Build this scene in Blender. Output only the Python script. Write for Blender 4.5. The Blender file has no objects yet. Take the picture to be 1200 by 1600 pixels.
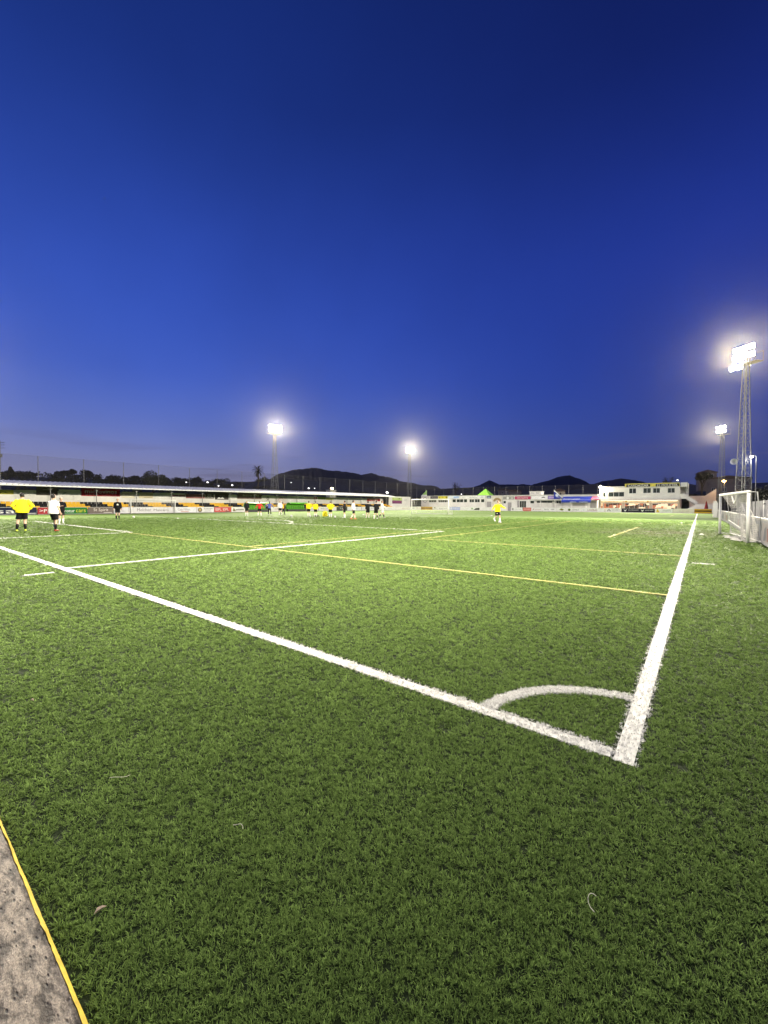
import bpy, bmesh, math, random
import numpy as np
from mathutils import Vector, Matrix, noise
R = math.radians
random.seed(7); rng = np.random.default_rng(11)
sc = bpy.context.scene
COL = sc.collection

# ------------------------------------------------------------------ camera
CAM = Vector((0.2468, -2.5528, 1.4173))
yaw, pitch, roll = 0.6616, -0.0179, 0.0050
Fv = Vector((-math.sin(yaw)*math.cos(pitch), math.cos(yaw)*math.cos(pitch), math.sin(pitch)))
R0 = Vector((math.cos(yaw), math.sin(yaw), 0)); U0 = R0.cross(Fv)
Rv = R0*math.cos(roll) + U0*math.sin(roll); Uv = -R0*math.sin(roll) + U0*math.cos(roll)
cd = bpy.data.cameras.new('camera'); cam = bpy.data.objects.new('camera', cd); COL.objects.link(cam)
cam.matrix_world = Matrix(((Rv.x, Uv.x, -Fv.x, CAM.x), (Rv.y, Uv.y, -Fv.y, CAM.y), (Rv.z, Uv.z, -Fv.z, CAM.z), (0, 0, 0, 1)))
cd.sensor_fit = 'VERTICAL'; cd.sensor_height = 36; cd.lens = 36*632.9/1600
cd.clip_start = 0.05; cd.clip_end = 9000
sc.camera = cam

# ------------------------------------------------------------------ dusk sky
W = bpy.data.worlds.new('World'); sc.world = W; W.use_nodes = True
nt = W.node_tree; nt.nodes.clear()
def N(t, **k):
    n = nt.nodes.new(t)
    for a, b in k.items(): setattr(n, a, b)
    return n
def LK(a, b): nt.links.new(a, b)
tc = N('ShaderNodeTexCoord'); sep = N('ShaderNodeSeparateXYZ'); LK(tc.outputs['Generated'], sep.inputs[0])
def ramp(stops):
    r = N('ShaderNodeValToRGB'); e = r.color_ramp.elements
    while len(e) < len(stops): e.new(0.5)
    for el, (p, c) in zip(e, stops): el.position = p; el.color = (*c, 1)
    r.color_ramp.interpolation = 'B_SPLINE' if len(stops) > 3 else 'EASE'
    return r
S = lambda d: math.sin(R(d))
rW = ramp([(0, (.30, .28, .40)), (S(4), (.245, .255, .44)), (S(9), (.125, .19, .55)), (S(16), (.048, .115, .56)), (S(28), (.030, .080, .47)), (S(43), (.008, .029, .20)), (1, (.004, .012, .10))])
rE = ramp([(0, (.034, .050, .17)), (S(5), (.028, .050, .23)), (S(11), (.018, .047, .30)), (S(20), (.015, .041, .31)), (S(31), (.012, .032, .27)), (S(43), (.004, .012, .105)), (1, (.003, .008, .07))])
LK(sep.outputs['Z'], rW.inputs[0]); LK(sep.outputs['Z'], rE.inputs[0])
glow_az = yaw + R(75)
g = Vector((-math.sin(glow_az), math.cos(glow_az), 0))
flat = N('ShaderNodeVectorMath', operation='MULTIPLY'); LK(tc.outputs['Generated'], flat.inputs[0]); flat.inputs[1].default_value = (1, 1, 0)
nrm = N('ShaderNodeVectorMath', operation='NORMALIZE'); LK(flat.outputs[0], nrm.inputs[0])
dot = N('ShaderNodeVectorMath', operation='DOT_PRODUCT'); LK(nrm.outputs[0], dot.inputs[0]); dot.inputs[1].default_value = g
mr = N('ShaderNodeMapRange', interpolation_type='SMOOTHSTEP'); LK(dot.outputs['Value'], mr.inputs['Value'])
mr.inputs['From Min'].default_value = -0.55; mr.inputs['From Max'].default_value = 1.0
mx = N('ShaderNodeMix', data_type='RGBA'); LK(mr.outputs['Result'], mx.inputs['Factor']); LK(rE.outputs[0], mx.inputs[6]); LK(rW.outputs[0], mx.inputs[7])
# the clear twilight air of a physical sky, sun just gone below the horizon, adds its faint share
sky = N('ShaderNodeTexSky', sky_type='NISHITA'); sky.sun_disc = False
sky.sun_elevation = R(-3); sky.sun_rotation = math.atan2(g.x, g.y); sky.ozone_density = 6
sm = N('ShaderNodeVectorMath', operation='SCALE'); LK(sky.outputs[0], sm.inputs[0]); sm.inputs['Scale'].default_value = 0.02
ad = N('ShaderNodeVectorMath', operation='ADD'); LK(mx.outputs[2], ad.inputs[0]); LK(sm.outputs[0], ad.inputs[1])
# thin low cloud bars and a barely uneven sky
mpw = N('ShaderNodeMapping'); LK(tc.outputs['Generated'], mpw.inputs[0]); mpw.inputs['Scale'].default_value = (2.2, 2.2, 34); mpw.inputs['Location'].default_value = (3.1, .4, 0)
cn = N('ShaderNodeTexNoise'); LK(mpw.outputs[0], cn.inputs['Vector']); cn.inputs['Scale'].default_value = 1.6; cn.inputs['Detail'].default_value = 5
cr_ = N('ShaderNodeMapRange', interpolation_type='SMOOTHSTEP'); LK(cn.outputs['Fac'], cr_.inputs['Value']); cr_.inputs['From Min'].default_value = .58; cr_.inputs['From Max'].default_value = .72
bd = N('ShaderNodeMapRange', interpolation_type='SMOOTHSTEP'); LK(sep.outputs['Z'], bd.inputs['Value']); bd.inputs['From Min'].default_value = S(9); bd.inputs['From Max'].default_value = S(4); bd.inputs['To Max'].default_value = .42
cf = N('ShaderNodeMath', operation='MULTIPLY'); LK(cr_.outputs['Result'], cf.inputs[0]); LK(bd.outputs['Result'], cf.inputs[1])
cm = N('ShaderNodeMix', data_type='RGBA'); LK(cf.outputs[0], cm.inputs['Factor']); LK(ad.outputs[0], cm.inputs[6]); cm.inputs[7].default_value = (.11, .10, .21, 1)
un = N('ShaderNodeTexNoise'); LK(tc.outputs['Generated'], un.inputs['Vector']); un.inputs['Scale'].default_value = 3.5; un.inputs['Detail'].default_value = 4
um = N('ShaderNodeMapRange'); LK(un.outputs['Fac'], um.inputs['Value']); um.inputs['From Min'].default_value = .3; um.inputs['From Max'].default_value = .7; um.inputs['To Min'].default_value = .94; um.inputs['To Max'].default_value = 1.06
us = N('ShaderNodeVectorMath', operation='SCALE'); LK(cm.outputs[2], us.inputs[0]); LK(um.outputs['Result'], us.inputs['Scale'])
bg = N('ShaderNodeBackground'); LK(us.outputs[0], bg.inputs['Color']); bg.inputs['Strength'].default_value = 1.0
wo = N('ShaderNodeOutputWorld'); LK(bg.outputs[0], wo.inputs['Surface'])

vs = sc.view_settings; vs.view_transform = 'Standard'; vs.look = 'None'; vs.exposure = 0.0; vs.gamma = 1.0; vs.use_curve_mapping = False
cy = sc.cycles; cy.use_denoising = True; cy.max_bounces = 3; cy.diffuse_bounces = 1; cy.glossy_bounces = 2; cy.transparent_max_bounces = 10
cy.volume_bounces = 0; cy.use_adaptive_sampling = True; cy.adaptive_threshold = 0.035; cy.adaptive_min_samples = 48; cy.sample_clamp_indirect = 4.0; cy.caustics_reflective = False; cy.caustics_refractive = False
LAMP_COL = (1.0, 0.92, 0.73)
LAMP_W = 200000.0        # watts of one mast's bank of floodlights

# ------------------------------------------------------------------ materials
MATS = {}
def mat(name, color, rough=0.6, var=0.12, scale=3.0, bump=0.0, bscale=40.0, metal=0.0, spec=0.4, emit=None, estr=0.0, trans=0.0, alpha=None, coord='Object', dark=None):
    if name in MATS: return MATS[name]
    m = bpy.data.materials.new(name); m.use_nodes = True; t = m.node_tree; nd = t.nodes; b = nd['Principled BSDF']
    b.inputs['Roughness'].default_value = rough; b.inputs['Metallic'].default_value = metal; b.inputs['Specular IOR Level'].default_value = spec
    c = nd.new('ShaderNodeTexCoord')
    nz = nd.new('ShaderNodeTexNoise'); nz.inputs['Scale'].default_value = scale; nz.inputs['Detail'].default_value = 5; nz.inputs['Roughness'].default_value = 0.6
    if coord == 'World':
        gm = nd.new('ShaderNodeNewGeometry'); t.links.new(gm.outputs['Position'], nz.inputs['Vector'])
    else: t.links.new(c.outputs[coord], nz.inputs['Vector'])
    rp = nd.new('ShaderNodeValToRGB'); e = rp.color_ramp.elements
    lo = dark if dark else tuple(max(0, x*(1-var*1.6)) for x in color); hi = tuple(min(1, x*(1+var)) for x in color)
    e[0].position = 0.3; e[0].color = (*lo, 1); e[1].position = 0.68; e[1].color = (*hi, 1)
    t.links.new(nz.outputs['Fac'], rp.inputs[0]); t.links.new(rp.outputs[0], b.inputs['Base Color'])
    if bump:
        n2 = nd.new('ShaderNodeTexNoise'); n2.inputs['Scale'].default_value = bscale; n2.inputs['Detail'].default_value = 6
        t.links.new(nz.inputs['Vector'].links[0].from_socket, n2.inputs['Vector'])
        bp = nd.new('ShaderNodeBump'); bp.inputs['Strength'].default_value = bump; bp.inputs['Distance'].default_value = 0.02
        t.links.new(n2.outputs['Fac'], bp.inputs['Height']); t.links.new(bp.outputs[0], b.inputs['Normal'])
    if emit:
        b.inputs['Emission Color'].default_value = (*emit, 1); b.inputs['Emission Strength'].default_value = estr
        m.cycles.emission_sampling = 'NONE'
    if trans: b.inputs['Transmission Weight'].default_value = trans
    if alpha is not None: b.inputs['Alpha'].default_value = alpha
    MATS[name] = m
    return m
def paint(c, rough=0.5):
    k = 'paint_%02x%02x%02x' % tuple(int(max(0, min(1, x))*255) for x in c)
    return mat(k, c, rough, 0.07, 1.7, spec=.12)
WHITE = (.78, .77, .74); BLACK = (.006, .006, .007); YEL = (.72, .42, .03); NAVY = (.012, .016, .05); CRIM = (.30, .012, .025)

# ------------------------------------------------------------------ mesh helpers
class MB:
    def __init__(s): s.v = []; s.f = []; s.mi = []
    def add(s, vs_, fs_, m=0):
        o = len(s.v); s.v += [tuple(v) for v in vs_]; s.f += [tuple(i+o for i in f) for f in fs_]; s.mi += [m]*len(fs_); return s
    def box(s, x0, x1, y0, y1, z0, z1, m=0):
        return s.add([(x0,y0,z0),(x1,y0,z0),(x1,y1,z0),(x0,y1,z0),(x0,y0,z1),(x1,y0,z1),(x1,y1,z1),(x0,y1,z1)],
                     [(0,3,2,1),(4,5,6,7),(0,1,5,4),(1,2,6,5),(2,3,7,6),(3,0,4,7)], m)
    def quad(s, a, b, c, d, m=0): return s.add([a, b, c, d], [(0,1,2,3)], m)
    def prism(s, poly, y0, y1, m=0):    # poly in x,z ; extruded along y (counter-clockwise seen from -y)
        n = len(poly); vs_ = [(x, y0, z) for x, z in poly] + [(x, y1, z) for x, z in poly]
        fs_ = [tuple(range(n)), tuple(range(2*n-1, n-1, -1))] + [(i, i+n, (i+1) % n+n, (i+1) % n) for i in range(n)]
        return s.add(vs_, fs_, m)
    def tube(s, pts, rad, n=6, m=0, cap=True):
        pts = [Vector(p) for p in pts]; k = len(pts)
        if not hasattr(rad, '__len__'): rad = [rad]*k
        vs_ = []; ref = None
        for i, p in enumerate(pts):
            d = (pts[min(i+1, k-1)] - pts[max(i-1, 0)]).normalized()
            if ref is None: ref = Vector((0, 0, 1)) if abs(d.z) < 0.9 else Vector((0, 1, 0))
            a = d.cross(ref).normalized(); b = d.cross(a).normalized()
            r = rad[i]; ra, rb = (r if hasattr(r, '__len__') else (r, r))
            for j in range(n):
                t = 2*math.pi*(j+.5)/n; vs_.append(p + a*math.cos(t)*ra + b*math.sin(t)*rb)
        fs_ = [(i*n+j, i*n+(j+1) % n, (i+1)*n+(j+1) % n, (i+1)*n+j) for i in range(k-1) for j in range(n)]
        if cap: fs_ += [tuple(range(n-1, -1, -1)), tuple(range((k-1)*n, k*n))]
        return s.add(vs_, fs_, m)
    def ell(s, c, r, n=10, k=6, m=0):
        c = Vector(c); vs_ = []
        for i in range(1, k):
            ph = math.pi*i/k
            for j in range(n):
                t = 2*math.pi*j/n; vs_.append((c.x+r[0]*math.sin(ph)*math.cos(t), c.y+r[1]*math.sin(ph)*math.sin(t), c.z+r[2]*math.cos(ph)))
        vs_ += [(c.x, c.y, c.z+r[2]), (c.x, c.y, c.z-r[2])]; T = len(vs_)-2
        fs_ = [(i*n+j, (i+1)*n+j, (i+1)*n+(j+1) % n, i*n+(j+1) % n) for i in range(k-2) for j in range(n)]
        fs_ += [(T, j, (j+1) % n) for j in range(n)] + [(T+1, (k-2)*n+(j+1) % n, (k-2)*n+j) for j in range(n)]
        return s.add(vs_, fs_, m)
    def mesh(s, name, mats, smooth=False):
        me = bpy.data.meshes.new(name); me.from_pydata(s.v, [], s.f)
        for m in (mats if isinstance(mats, (list, tuple)) else [mats]): me.materials.append(m)
        if any(s.mi): me.polygons.foreach_set('material_index', s.mi)
        if smooth: me.polygons.foreach_set('use_smooth', [True]*len(s.f))
        me.update(); return me
    def build(s, name, mats, parent=None, loc=None, rotz=0, smooth=False):
        return link(name, s.mesh(name, mats, smooth), parent, loc, rotz)
def link(name, data, parent=None, loc=None, rotz=0):
    o = bpy.data.objects.new(name, data); COL.objects.link(o)
    if loc: o.location = loc
    if rotz: o.rotation_euler = (0, 0, rotz)
    o.parent = parent
    return o
def tag(o, label=None, cat=None, group=None, kind=None):
    if label: o['label'] = label
    if cat: o['category'] = cat
    if group: o['group'] = group
    if kind: o['kind'] = kind
    return o
def thing(name, label, cat, loc=(0, 0, 0), rotz=0, group=None):
    o = link(name, None, None, loc, rotz); o.empty_display_size = 0.3
    return tag(o, label, cat, group)
def structure(o): o['kind'] = 'structure'; return o
def copy_tree(o, parent=None):
    c = o.copy(); COL.objects.link(c); c.parent = parent
    for ch in o.children: copy_tree(ch, c)
    return c

# lettering: built-in font turned into flat mesh, fitted to a box
_TX = {}
def text_mesh(txt, w, h, m):
    k = (txt, round(w, 3), round(h, 3), m.name)
    if k in _TX: return _TX[k]
    cu = bpy.data.curves.new('lettering', 'FONT'); cu.body = txt; cu.resolution_u = 2
    to = bpy.data.objects.new('tmp', cu); me = bpy.data.meshes.new_from_object(to)
    bpy.data.objects.remove(to); bpy.data.curves.remove(cu)
    n = len(me.vertices); co = np.empty(n*3); me.vertices.foreach_get('co', co); co = co.reshape(-1, 3)
    mn, mxx = co.min(0), co.max(0)
    co[:, 0] = (co[:, 0]-(mn[0]+mxx[0])/2)/(mxx[0]-mn[0])*w; zz = (co[:, 1]-mn[1])/(mxx[1]-mn[1])*h
    out = np.stack([co[:, 0], np.zeros(n), zz-h/2], 1)
    me.vertices.foreach_set('co', out.ravel()); me.update()
    me.materials.clear(); me.materials.append(m); me.name = 'lettering'
    _TX[k] = me; return me
def marks(root, items, y):
    """flat print on a panel whose face is the local plane y (facing -y)"""
    for i, it in enumerate(items):
        yy = y - 0.006 - 0.003*i; k = it[0]
        if k == 't':
            _, s, x, z, w, h, c = it; link('lettering', text_mesh(s, w, h, paint(c)), root, (x, yy, z))
        elif k == 'r':
            _, x, z, w, h, c = it; MB().quad((x-w/2, yy, z-h/2), (x+w/2, yy, z-h/2), (x+w/2, yy, z+h/2), (x-w/2, yy, z+h/2)).build('printed_field', paint(c), root)
        elif k == 'c':
            _, x, z, r, c = it; MB().add([(x+r*math.cos(a*.4488), yy, z+r*math.sin(a*.4488)) for a in range(14)], [tuple(range(14))]).build('emblem', paint(c), root)
        elif k == 'p':
            _, ps, c = it; MB().add([(a, yy, b) for a, b in ps], [tuple(range(len(ps)))]).build('emblem', paint(c), root)
def board(label, loc, rotz, w, h, color, items=(), name='advertising_board', cat='advertising board', z0=0.0, t=0.06, group=None, feet=True, frame=True):
    o = thing(name, label, cat, loc, rotz, group)
    MB().box(-w/2+.02, w/2-.02, 0, t, z0+.06, z0+h).build('panel', paint(color), o)
    if frame:
        f = MB(); f.box(-w/2+.004, w/2-.004, -.012, t+.012, z0+h, z0+h+.03); f.box(-w/2+.004, w/2-.004, -.012, t+.012, z0+.03, z0+.06)
        f.build('frame', mat('board_frame', (.62, .62, .60), .45), o)
    if feet and z0 < .1:
        for s in (-1, 1): MB().box(s*(w/2-.15)-.03, s*(w/2-.15)+.03, t+.013, t+.28, 0, .05).box(s*(w/2-.15)-.02, s*(w/2-.15)+.02, t+.013, t+.05, .05, h*.85).build('foot', mat('board_frame', (.62, .62, .60), .45), o)
    marks(o, items, 0.0)
    return o
HAZE = 0.000058
# ------------------------------------------------------------------ ground, turf, painted lines
LW = 0.13; PW = 61.23; PL = 94.0; CX = -PW/2
m_earth = mat('earth', (.055, .05, .04), .95, .3, .4, .3, 3.0)
gb = MB(); gb.quad((-4500, -3000, -.06), (4500, -3000, -.06), (4500, 4500, -.06), (-4500, 4500, -.06))
structure(gb.build('ground', m_earth))
m_conc = mat('concrete_path', (.30, .285, .26), .85, .18, .8, .25, 30)
structure(MB().quad((-64.6, 96.4, -.03), (7, 96.4, -.03), (7, 101.2, -.03), (-64.6, 101.2, -.03)).build('concrete_path', m_conc))
structure(MB().quad((2.3, -6, -.03), (6.2, -6, -.03), (6.2, 96.3, -.03), (2.3, 96.3, -.03)).build('concrete_path', mat('side_path', (.10, .095, .09), .9, .2, .8)))

def turf_nodes(m, base, far=False):
    t = m.node_tree; nd = t.nodes; b = nd['Principled BSDF']; L_ = t.links.new
    geo = nd.new('ShaderNodeNewGeometry')
    big = nd.new('ShaderNodeTexNoise'); big.inputs['Scale'].default_value = .22; big.inputs['Detail'].default_value = 4; L_(geo.outputs['Position'], big.inputs['Vector'])
    mid = nd.new('ShaderNodeTexNoise'); mid.inputs['Scale'].default_value = 2.6; mid.inputs['Detail'].default_value = 6; mid.inputs['Roughness'].default_value = .7; L_(geo.outputs['Position'], mid.inputs['Vector'])
    a = nd.new('ShaderNodeMath'); a.operation = 'ADD'; L_(big.outputs['Fac'], a.inputs[0]); L_(mid.outputs['Fac'], a.inputs[1])
    src = a.outputs[0]
    if not far:
        oi = nd.new('ShaderNodeObjectInfo'); k = nd.new('ShaderNodeMath'); k.operation = 'MULTIPLY_ADD'
        bl = nd.new('ShaderNodeAttribute'); bl.attribute_name = 'blade'; av = nd.new('ShaderNodeMath'); av.operation = 'ADD'; L_(bl.outputs['Fac'], av.inputs[0]); L_(oi.outputs['Random'], av.inputs[1]); L_(av.outputs[0], k.inputs[0]); k.inputs[1].default_value = 1.15; L_(src, k.inputs[2]); src = k.outputs[0]
    r = nd.new('ShaderNodeMapRange'); L_(src, r.inputs['Value']); r.inputs['From Min'].default_value = .65 if far else .75; r.inputs['From Max'].default_value = 1.35 if far else 3.2
    rp = nd.new('ShaderNodeValToRGB'); L_(r.outputs['Result'], rp.inputs[0])
    e = rp.color_ramp.elements; lo, hi = base
    e[0].position = 0; e[0].color = (*lo, 1); e[1].position = 1; e[1].color = (*hi, 1)
    col = rp.outputs[0]
    # worn, sandy goal mouth by the small side goal
    vm = nd.new('ShaderNodeVectorMath'); vm.operation = 'SUBTRACT'; L_(geo.outputs['Position'], vm.inputs[0]); vm.inputs[1].default_value = (-1.6, 23.5, 0)
    vs_ = nd.new('ShaderNodeVectorMath'); vs_.operation = 'MULTIPLY'; L_(vm.outputs[0], vs_.inputs[0]); vs_.inputs[1].default_value = (1/3.4, 1/4.5, 0)
    ln = nd.new('ShaderNodeVectorMath'); ln.operation = 'LENGTH'; L_(vs_.outputs[0], ln.inputs[0])
    w1 = nd.new('ShaderNodeMapRange'); L_(ln.outputs['Value'], w1.inputs['Value']); w1.inputs['From Min'].default_value = 1.15; w1.inputs['From Max'].default_value = .1; w1.inputs['To Max'].default_value = 1.5
    nz = nd.new('ShaderNodeTexNoise'); nz.inputs['Scale'].default_value = .9; nz.inputs['Detail'].default_value = 6; L_(geo.outputs['Position'], nz.inputs['Vector'])
    w2 = nd.new('ShaderNodeMapRange'); L_(nz.outputs['Fac'], w2.inputs['Value']); w2.inputs['From Min'].default_value = .38; w2.inputs['From Max'].default_value = .75
    wm = nd.new('ShaderNodeMath'); wm.operation = 'MULTIPLY'; wm.use_clamp = True; L_(w1.outputs['Result'], wm.inputs[0]); L_(w2.outputs['Result'], wm.inputs[1])
    mxx = nd.new('ShaderNodeMix'); mxx.data_type = 'RGBA'; L_(wm.outputs[0], mxx.inputs['Factor']); L_(col, mxx.inputs[6]); mxx.inputs[7].default_value = (.30, .30, .20, 1)
    L_(mxx.outputs[2], b.inputs['Base Color'])
    return b
m_turf = bpy.data.materials.new('turf_base'); m_turf.use_nodes = True
b = turf_nodes(m_turf, ((.098, .165, .034), (.155, .245, .058)), far=True); b.inputs['Roughness'].default_value = .9; b.inputs['Specular IOR Level'].default_value = .15
t = m_turf.node_tree; g2 = t.nodes.new('ShaderNodeNewGeometry'); n3 = t.nodes.new('ShaderNodeTexNoise'); n3.inputs['Scale'].default_value = 22; n3.inputs['Detail'].default_value = 5
t.links.new(g2.outputs['Position'], n3.inputs['Vector']); bp = t.nodes.new('ShaderNodeBump'); bp.inputs['Strength'].default_value = .9; bp.inputs['Distance'].default_value = .03
t.links.new(n3.outputs['Fac'], bp.inputs['Height']); t.links.new(bp.outputs[0], b.inputs['Normal'])
t = m_turf.node_tree; nd = t.nodes; L_ = t.links.new; b = nd['Principled BSDF']
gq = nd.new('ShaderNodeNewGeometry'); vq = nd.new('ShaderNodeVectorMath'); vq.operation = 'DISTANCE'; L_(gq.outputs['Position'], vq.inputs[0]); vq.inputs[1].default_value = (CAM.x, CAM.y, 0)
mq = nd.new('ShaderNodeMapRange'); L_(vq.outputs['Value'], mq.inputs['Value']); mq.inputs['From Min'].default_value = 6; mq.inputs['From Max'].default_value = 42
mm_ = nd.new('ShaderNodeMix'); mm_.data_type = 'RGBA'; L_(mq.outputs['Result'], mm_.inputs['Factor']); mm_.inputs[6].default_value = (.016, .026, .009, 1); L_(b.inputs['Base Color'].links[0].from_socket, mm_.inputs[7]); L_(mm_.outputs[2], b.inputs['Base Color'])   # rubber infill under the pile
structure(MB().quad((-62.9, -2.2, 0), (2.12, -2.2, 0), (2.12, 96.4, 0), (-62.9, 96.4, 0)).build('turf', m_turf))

m_blade = bpy.data.materials.new('grass_blade'); m_blade.use_nodes = True
b = turf_nodes(m_blade, ((.033, .063, .016), (.268, .398, .112))); b.inputs['Roughness'].default_value = .5; b.inputs['Specular IOR Level'].default_value = .03
def add_translucent(m, fac):
    t = m.node_tree; nd = t.nodes; b = nd['Principled BSDF']; tr = nd.new('ShaderNodeBsdfTranslucent'); mx_ = nd.new('ShaderNodeMixShader'); mx_.inputs[0].default_value = fac
    if b.inputs['Base Color'].links: t.links.new(b.inputs['Base Color'].links[0].from_socket, tr.inputs['Color'])
    else: tr.inputs['Color'].default_value = b.inputs['Base Color'].default_value
    t.links.new(b.outputs[0], mx_.inputs[1]); t.links.new(tr.outputs[0], mx_.inputs[2]); t.links.new(mx_.outputs[0], nd['Material Output'].inputs['Surface'])
add_translucent(m_blade, .45)
m_bladew = bpy.data.materials.new('white_blade'); m_bladew.use_nodes = True
b = m_bladew.node_tree.nodes['Principled BSDF']; b.inputs['Base Color'].default_value = (.82, .81, .78, 1); b.inputs['Roughness'].default_value = .5
m_bladey = bpy.data.materials.new('yellow_blade'); m_bladey.use_nodes = True
b = m_bladey.node_tree.nodes['Principled BSDF']; b.inputs['Base Color'].default_value = (.46, .44, .13, 1); b.inputs['Roughness'].default_value = .5

def tuft_collection(name, m, n=8, blades=7, long=1.0):
    c = bpy.data.collections.new(name)
    for i in range(n):
        mb = MB(); rv = []
        for k in range(blades):
            a = random.uniform(0, 6.283); r0 = random.uniform(0, .008); L = random.uniform(.011, .021)*long; lean = random.uniform(.3, 2.1)
            x, y = r0*math.cos(a), r0*math.sin(a); d = a + random.uniform(-.9, .9); w = random.uniform(.0012, .0022)
            px, py = -math.sin(d)*w, math.cos(d)*w; dx, dy = math.cos(d), math.sin(d); z = -.002; vs_ = []
            hx, hy = x, y
            for s in range(4):
                ww = 1 - .28*s if s < 3 else .12
                vs_ += [(hx-px*ww, hy-py*ww, z), (hx+px*ww, hy+py*ww, z)]
                th = lean*(s+.6)/3; hx += dx*math.sin(th)*L/3; hy += dy*math.sin(th)*L/3; z += math.cos(th)*L/3
            mb.add(vs_, [(0,1,3,2), (2,3,5,4), (4,5,7,6)]); rv += [random.random()]*8
        me = mb.mesh('tuft', m); at_ = me.attributes.new('blade', 'FLOAT', 'POINT'); at_.data.foreach_set('value', rv); o = bpy.data.objects.new('tuft', me); c.objects.link(o)
    return c
def tuft_group(name, coll):
    g_ = bpy.data.node_groups.new(name, 'GeometryNodeTree')
    g_.interface.new_socket('Geometry', in_out='INPUT', socket_type='NodeSocketGeometry'); g_.interface.new_socket('Geometry', in_out='OUTPUT', socket_type='NodeSocketGeometry')
    n = g_.nodes; i = n.new('NodeGroupInput'); o = n.new('NodeGroupOutput')
    def attr(nm, ty):
        a = n.new('GeometryNodeInputNamedAttribute'); a.data_type = ty; a.inputs['Name'].default_value = nm; return a.outputs['Attribute']
    ci = n.new('GeometryNodeCollectionInfo'); ci.inputs['Collection'].default_value = coll; ci.inputs['Separate Children'].default_value = True; ci.inputs['Reset Children'].default_value = True
    ip = n.new('GeometryNodeInstanceOnPoints'); ip.inputs['Pick Instance'].default_value = True
    L_ = g_.links.new
    L_(i.outputs[0], ip.inputs['Points']); L_(ci.outputs[0], ip.inputs['Instance']); L_(attr('is_tuft', 'BOOLEAN'), ip.inputs['Selection'])
    e2r = n.new('FunctionNodeEulerToRotation'); L_(attr('rot', 'FLOAT_VECTOR'), e2r.inputs[0]); L_(e2r.outputs[0], ip.inputs['Rotation'])
    L_(attr('scl', 'FLOAT_VECTOR'), ip.inputs['Scale'])
    j = n.new('GeometryNodeJoinGeometry'); L_(i.outputs[0], j.inputs[0]); L_(ip.outputs[0], j.inputs[0]); L_(j.outputs[0], o.inputs[0])
    return g_
def add_tufts(o, pts, scl, grp, nface_verts):
    """append loose points to the mesh of o and let the modifier stand a tuft on each"""
    me = o.data; k = len(pts); n0 = nface_verts
    co0 = np.empty(n0*3); 
    if n0: me.vertices.foreach_get('co', co0)
    me.vertices.add(k); allco = np.concatenate([co0.reshape(-1, 3), np.column_stack([pts, np.zeros(k)])]) if n0 else np.column_stack([pts, np.zeros(k)])
    me.vertices.foreach_set('co', allco.ravel().astype(np.float32))
    it = np.concatenate([np.zeros(n0, bool), np.ones(k, bool)])
    rot = np.column_stack([rng.normal(0, .22, n0+k), rng.normal(0, .22, n0+k), rng.uniform(0, 6.283, n0+k)])
    sz = np.concatenate([np.ones(n0), scl]); hz = np.clip(sz, 0, 1.0)*rng.uniform(.75, 1.15, n0+k)
    sv = np.column_stack([sz, sz, hz])
    a = me.attributes.new('is_tuft', 'BOOLEAN', 'POINT'); a.data.foreach_set('value', it)
    a = me.attributes.new('rot', 'FLOAT_VECTOR', 'POINT'); a.data.foreach_set('vector', rot.ravel().astype(np.float32))
    a = me.attributes.new('scl', 'FLOAT_VECTOR', 'POINT'); a.data.foreach_set('vector', sv.ravel().astype(np.float32))
    me.update(); md = o.modifiers.new('tufts', 'NODES'); md.node_group = grp

WH, YE = [], []    # (name, rects [(x0,x1,y0,y1)], arcs [(cx,cy,r,a0,a1)])
def mirror(r, mx_, my_):
    x0, x1, y0, y1 = r
    if mx_: x0, x1 = -PW-x1, -PW-x0
    if my_: y0, y1 = PL-y1, PL-y0
    return (x0, x1, y0, y1)
pa = CX+20.16; ga = CX+9.16
WH.append(('goal_line', [(-PW, -LW-.001, 0, LW)], []))
WH.append(('touchline', [(-LW, 0, 0, PL)], []))
WH.append(('touchline', [(-PW, -PW+LW, LW, PL)], []))
WH.append(('goal_line', [(-PW+LW+.001, -LW-.001, PL-LW, PL)], []))
WH.append(('halfway_line', [(-PW+LW, -LW, 46.94, 47.06)], []))
for my in (0, 1):
    lw = .11
    WH.append(('penalty_area_line', [mirror(r, 0, my) for r in ((pa-lw, pa, LW, 16.5), (-PW-pa, -PW-pa+lw, LW, 16.5), (-PW-pa+lw, pa-lw, 16.5-lw, 16.5))], []))
    WH.append(('goal_area_line', [mirror(r, 0, my) for r in ((ga-lw, ga, LW, 5.5), (-PW-ga, -PW-ga+lw, LW, 5.5), (-PW-ga+lw, ga-lw, 5.5-lw, 5.5))], []))
    a0 = math.asin(5.5/9.15)
    WH.append(('penalty_arc', [], [(CX, 11 if not my else PL-11, 9.09, (a0 if not my else math.pi+a0), (math.pi-a0 if not my else 2*math.pi-a0))]))
WH.append(('centre_circle', [], [(CX, 47, 9.09, 0, 2*math.pi)]))
WH.append(('corner_arc', [], [(-.03, .03, .93-.055, math.pi/2+.10, math.pi-.10)]))
WH.append(('corner_mark', [(.13, .55, 10.02, 10.10)], []))
WH.append(('corner_mark', [(-10.1, -10.0, -.66, -.2)], []))
yw = .066
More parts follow.
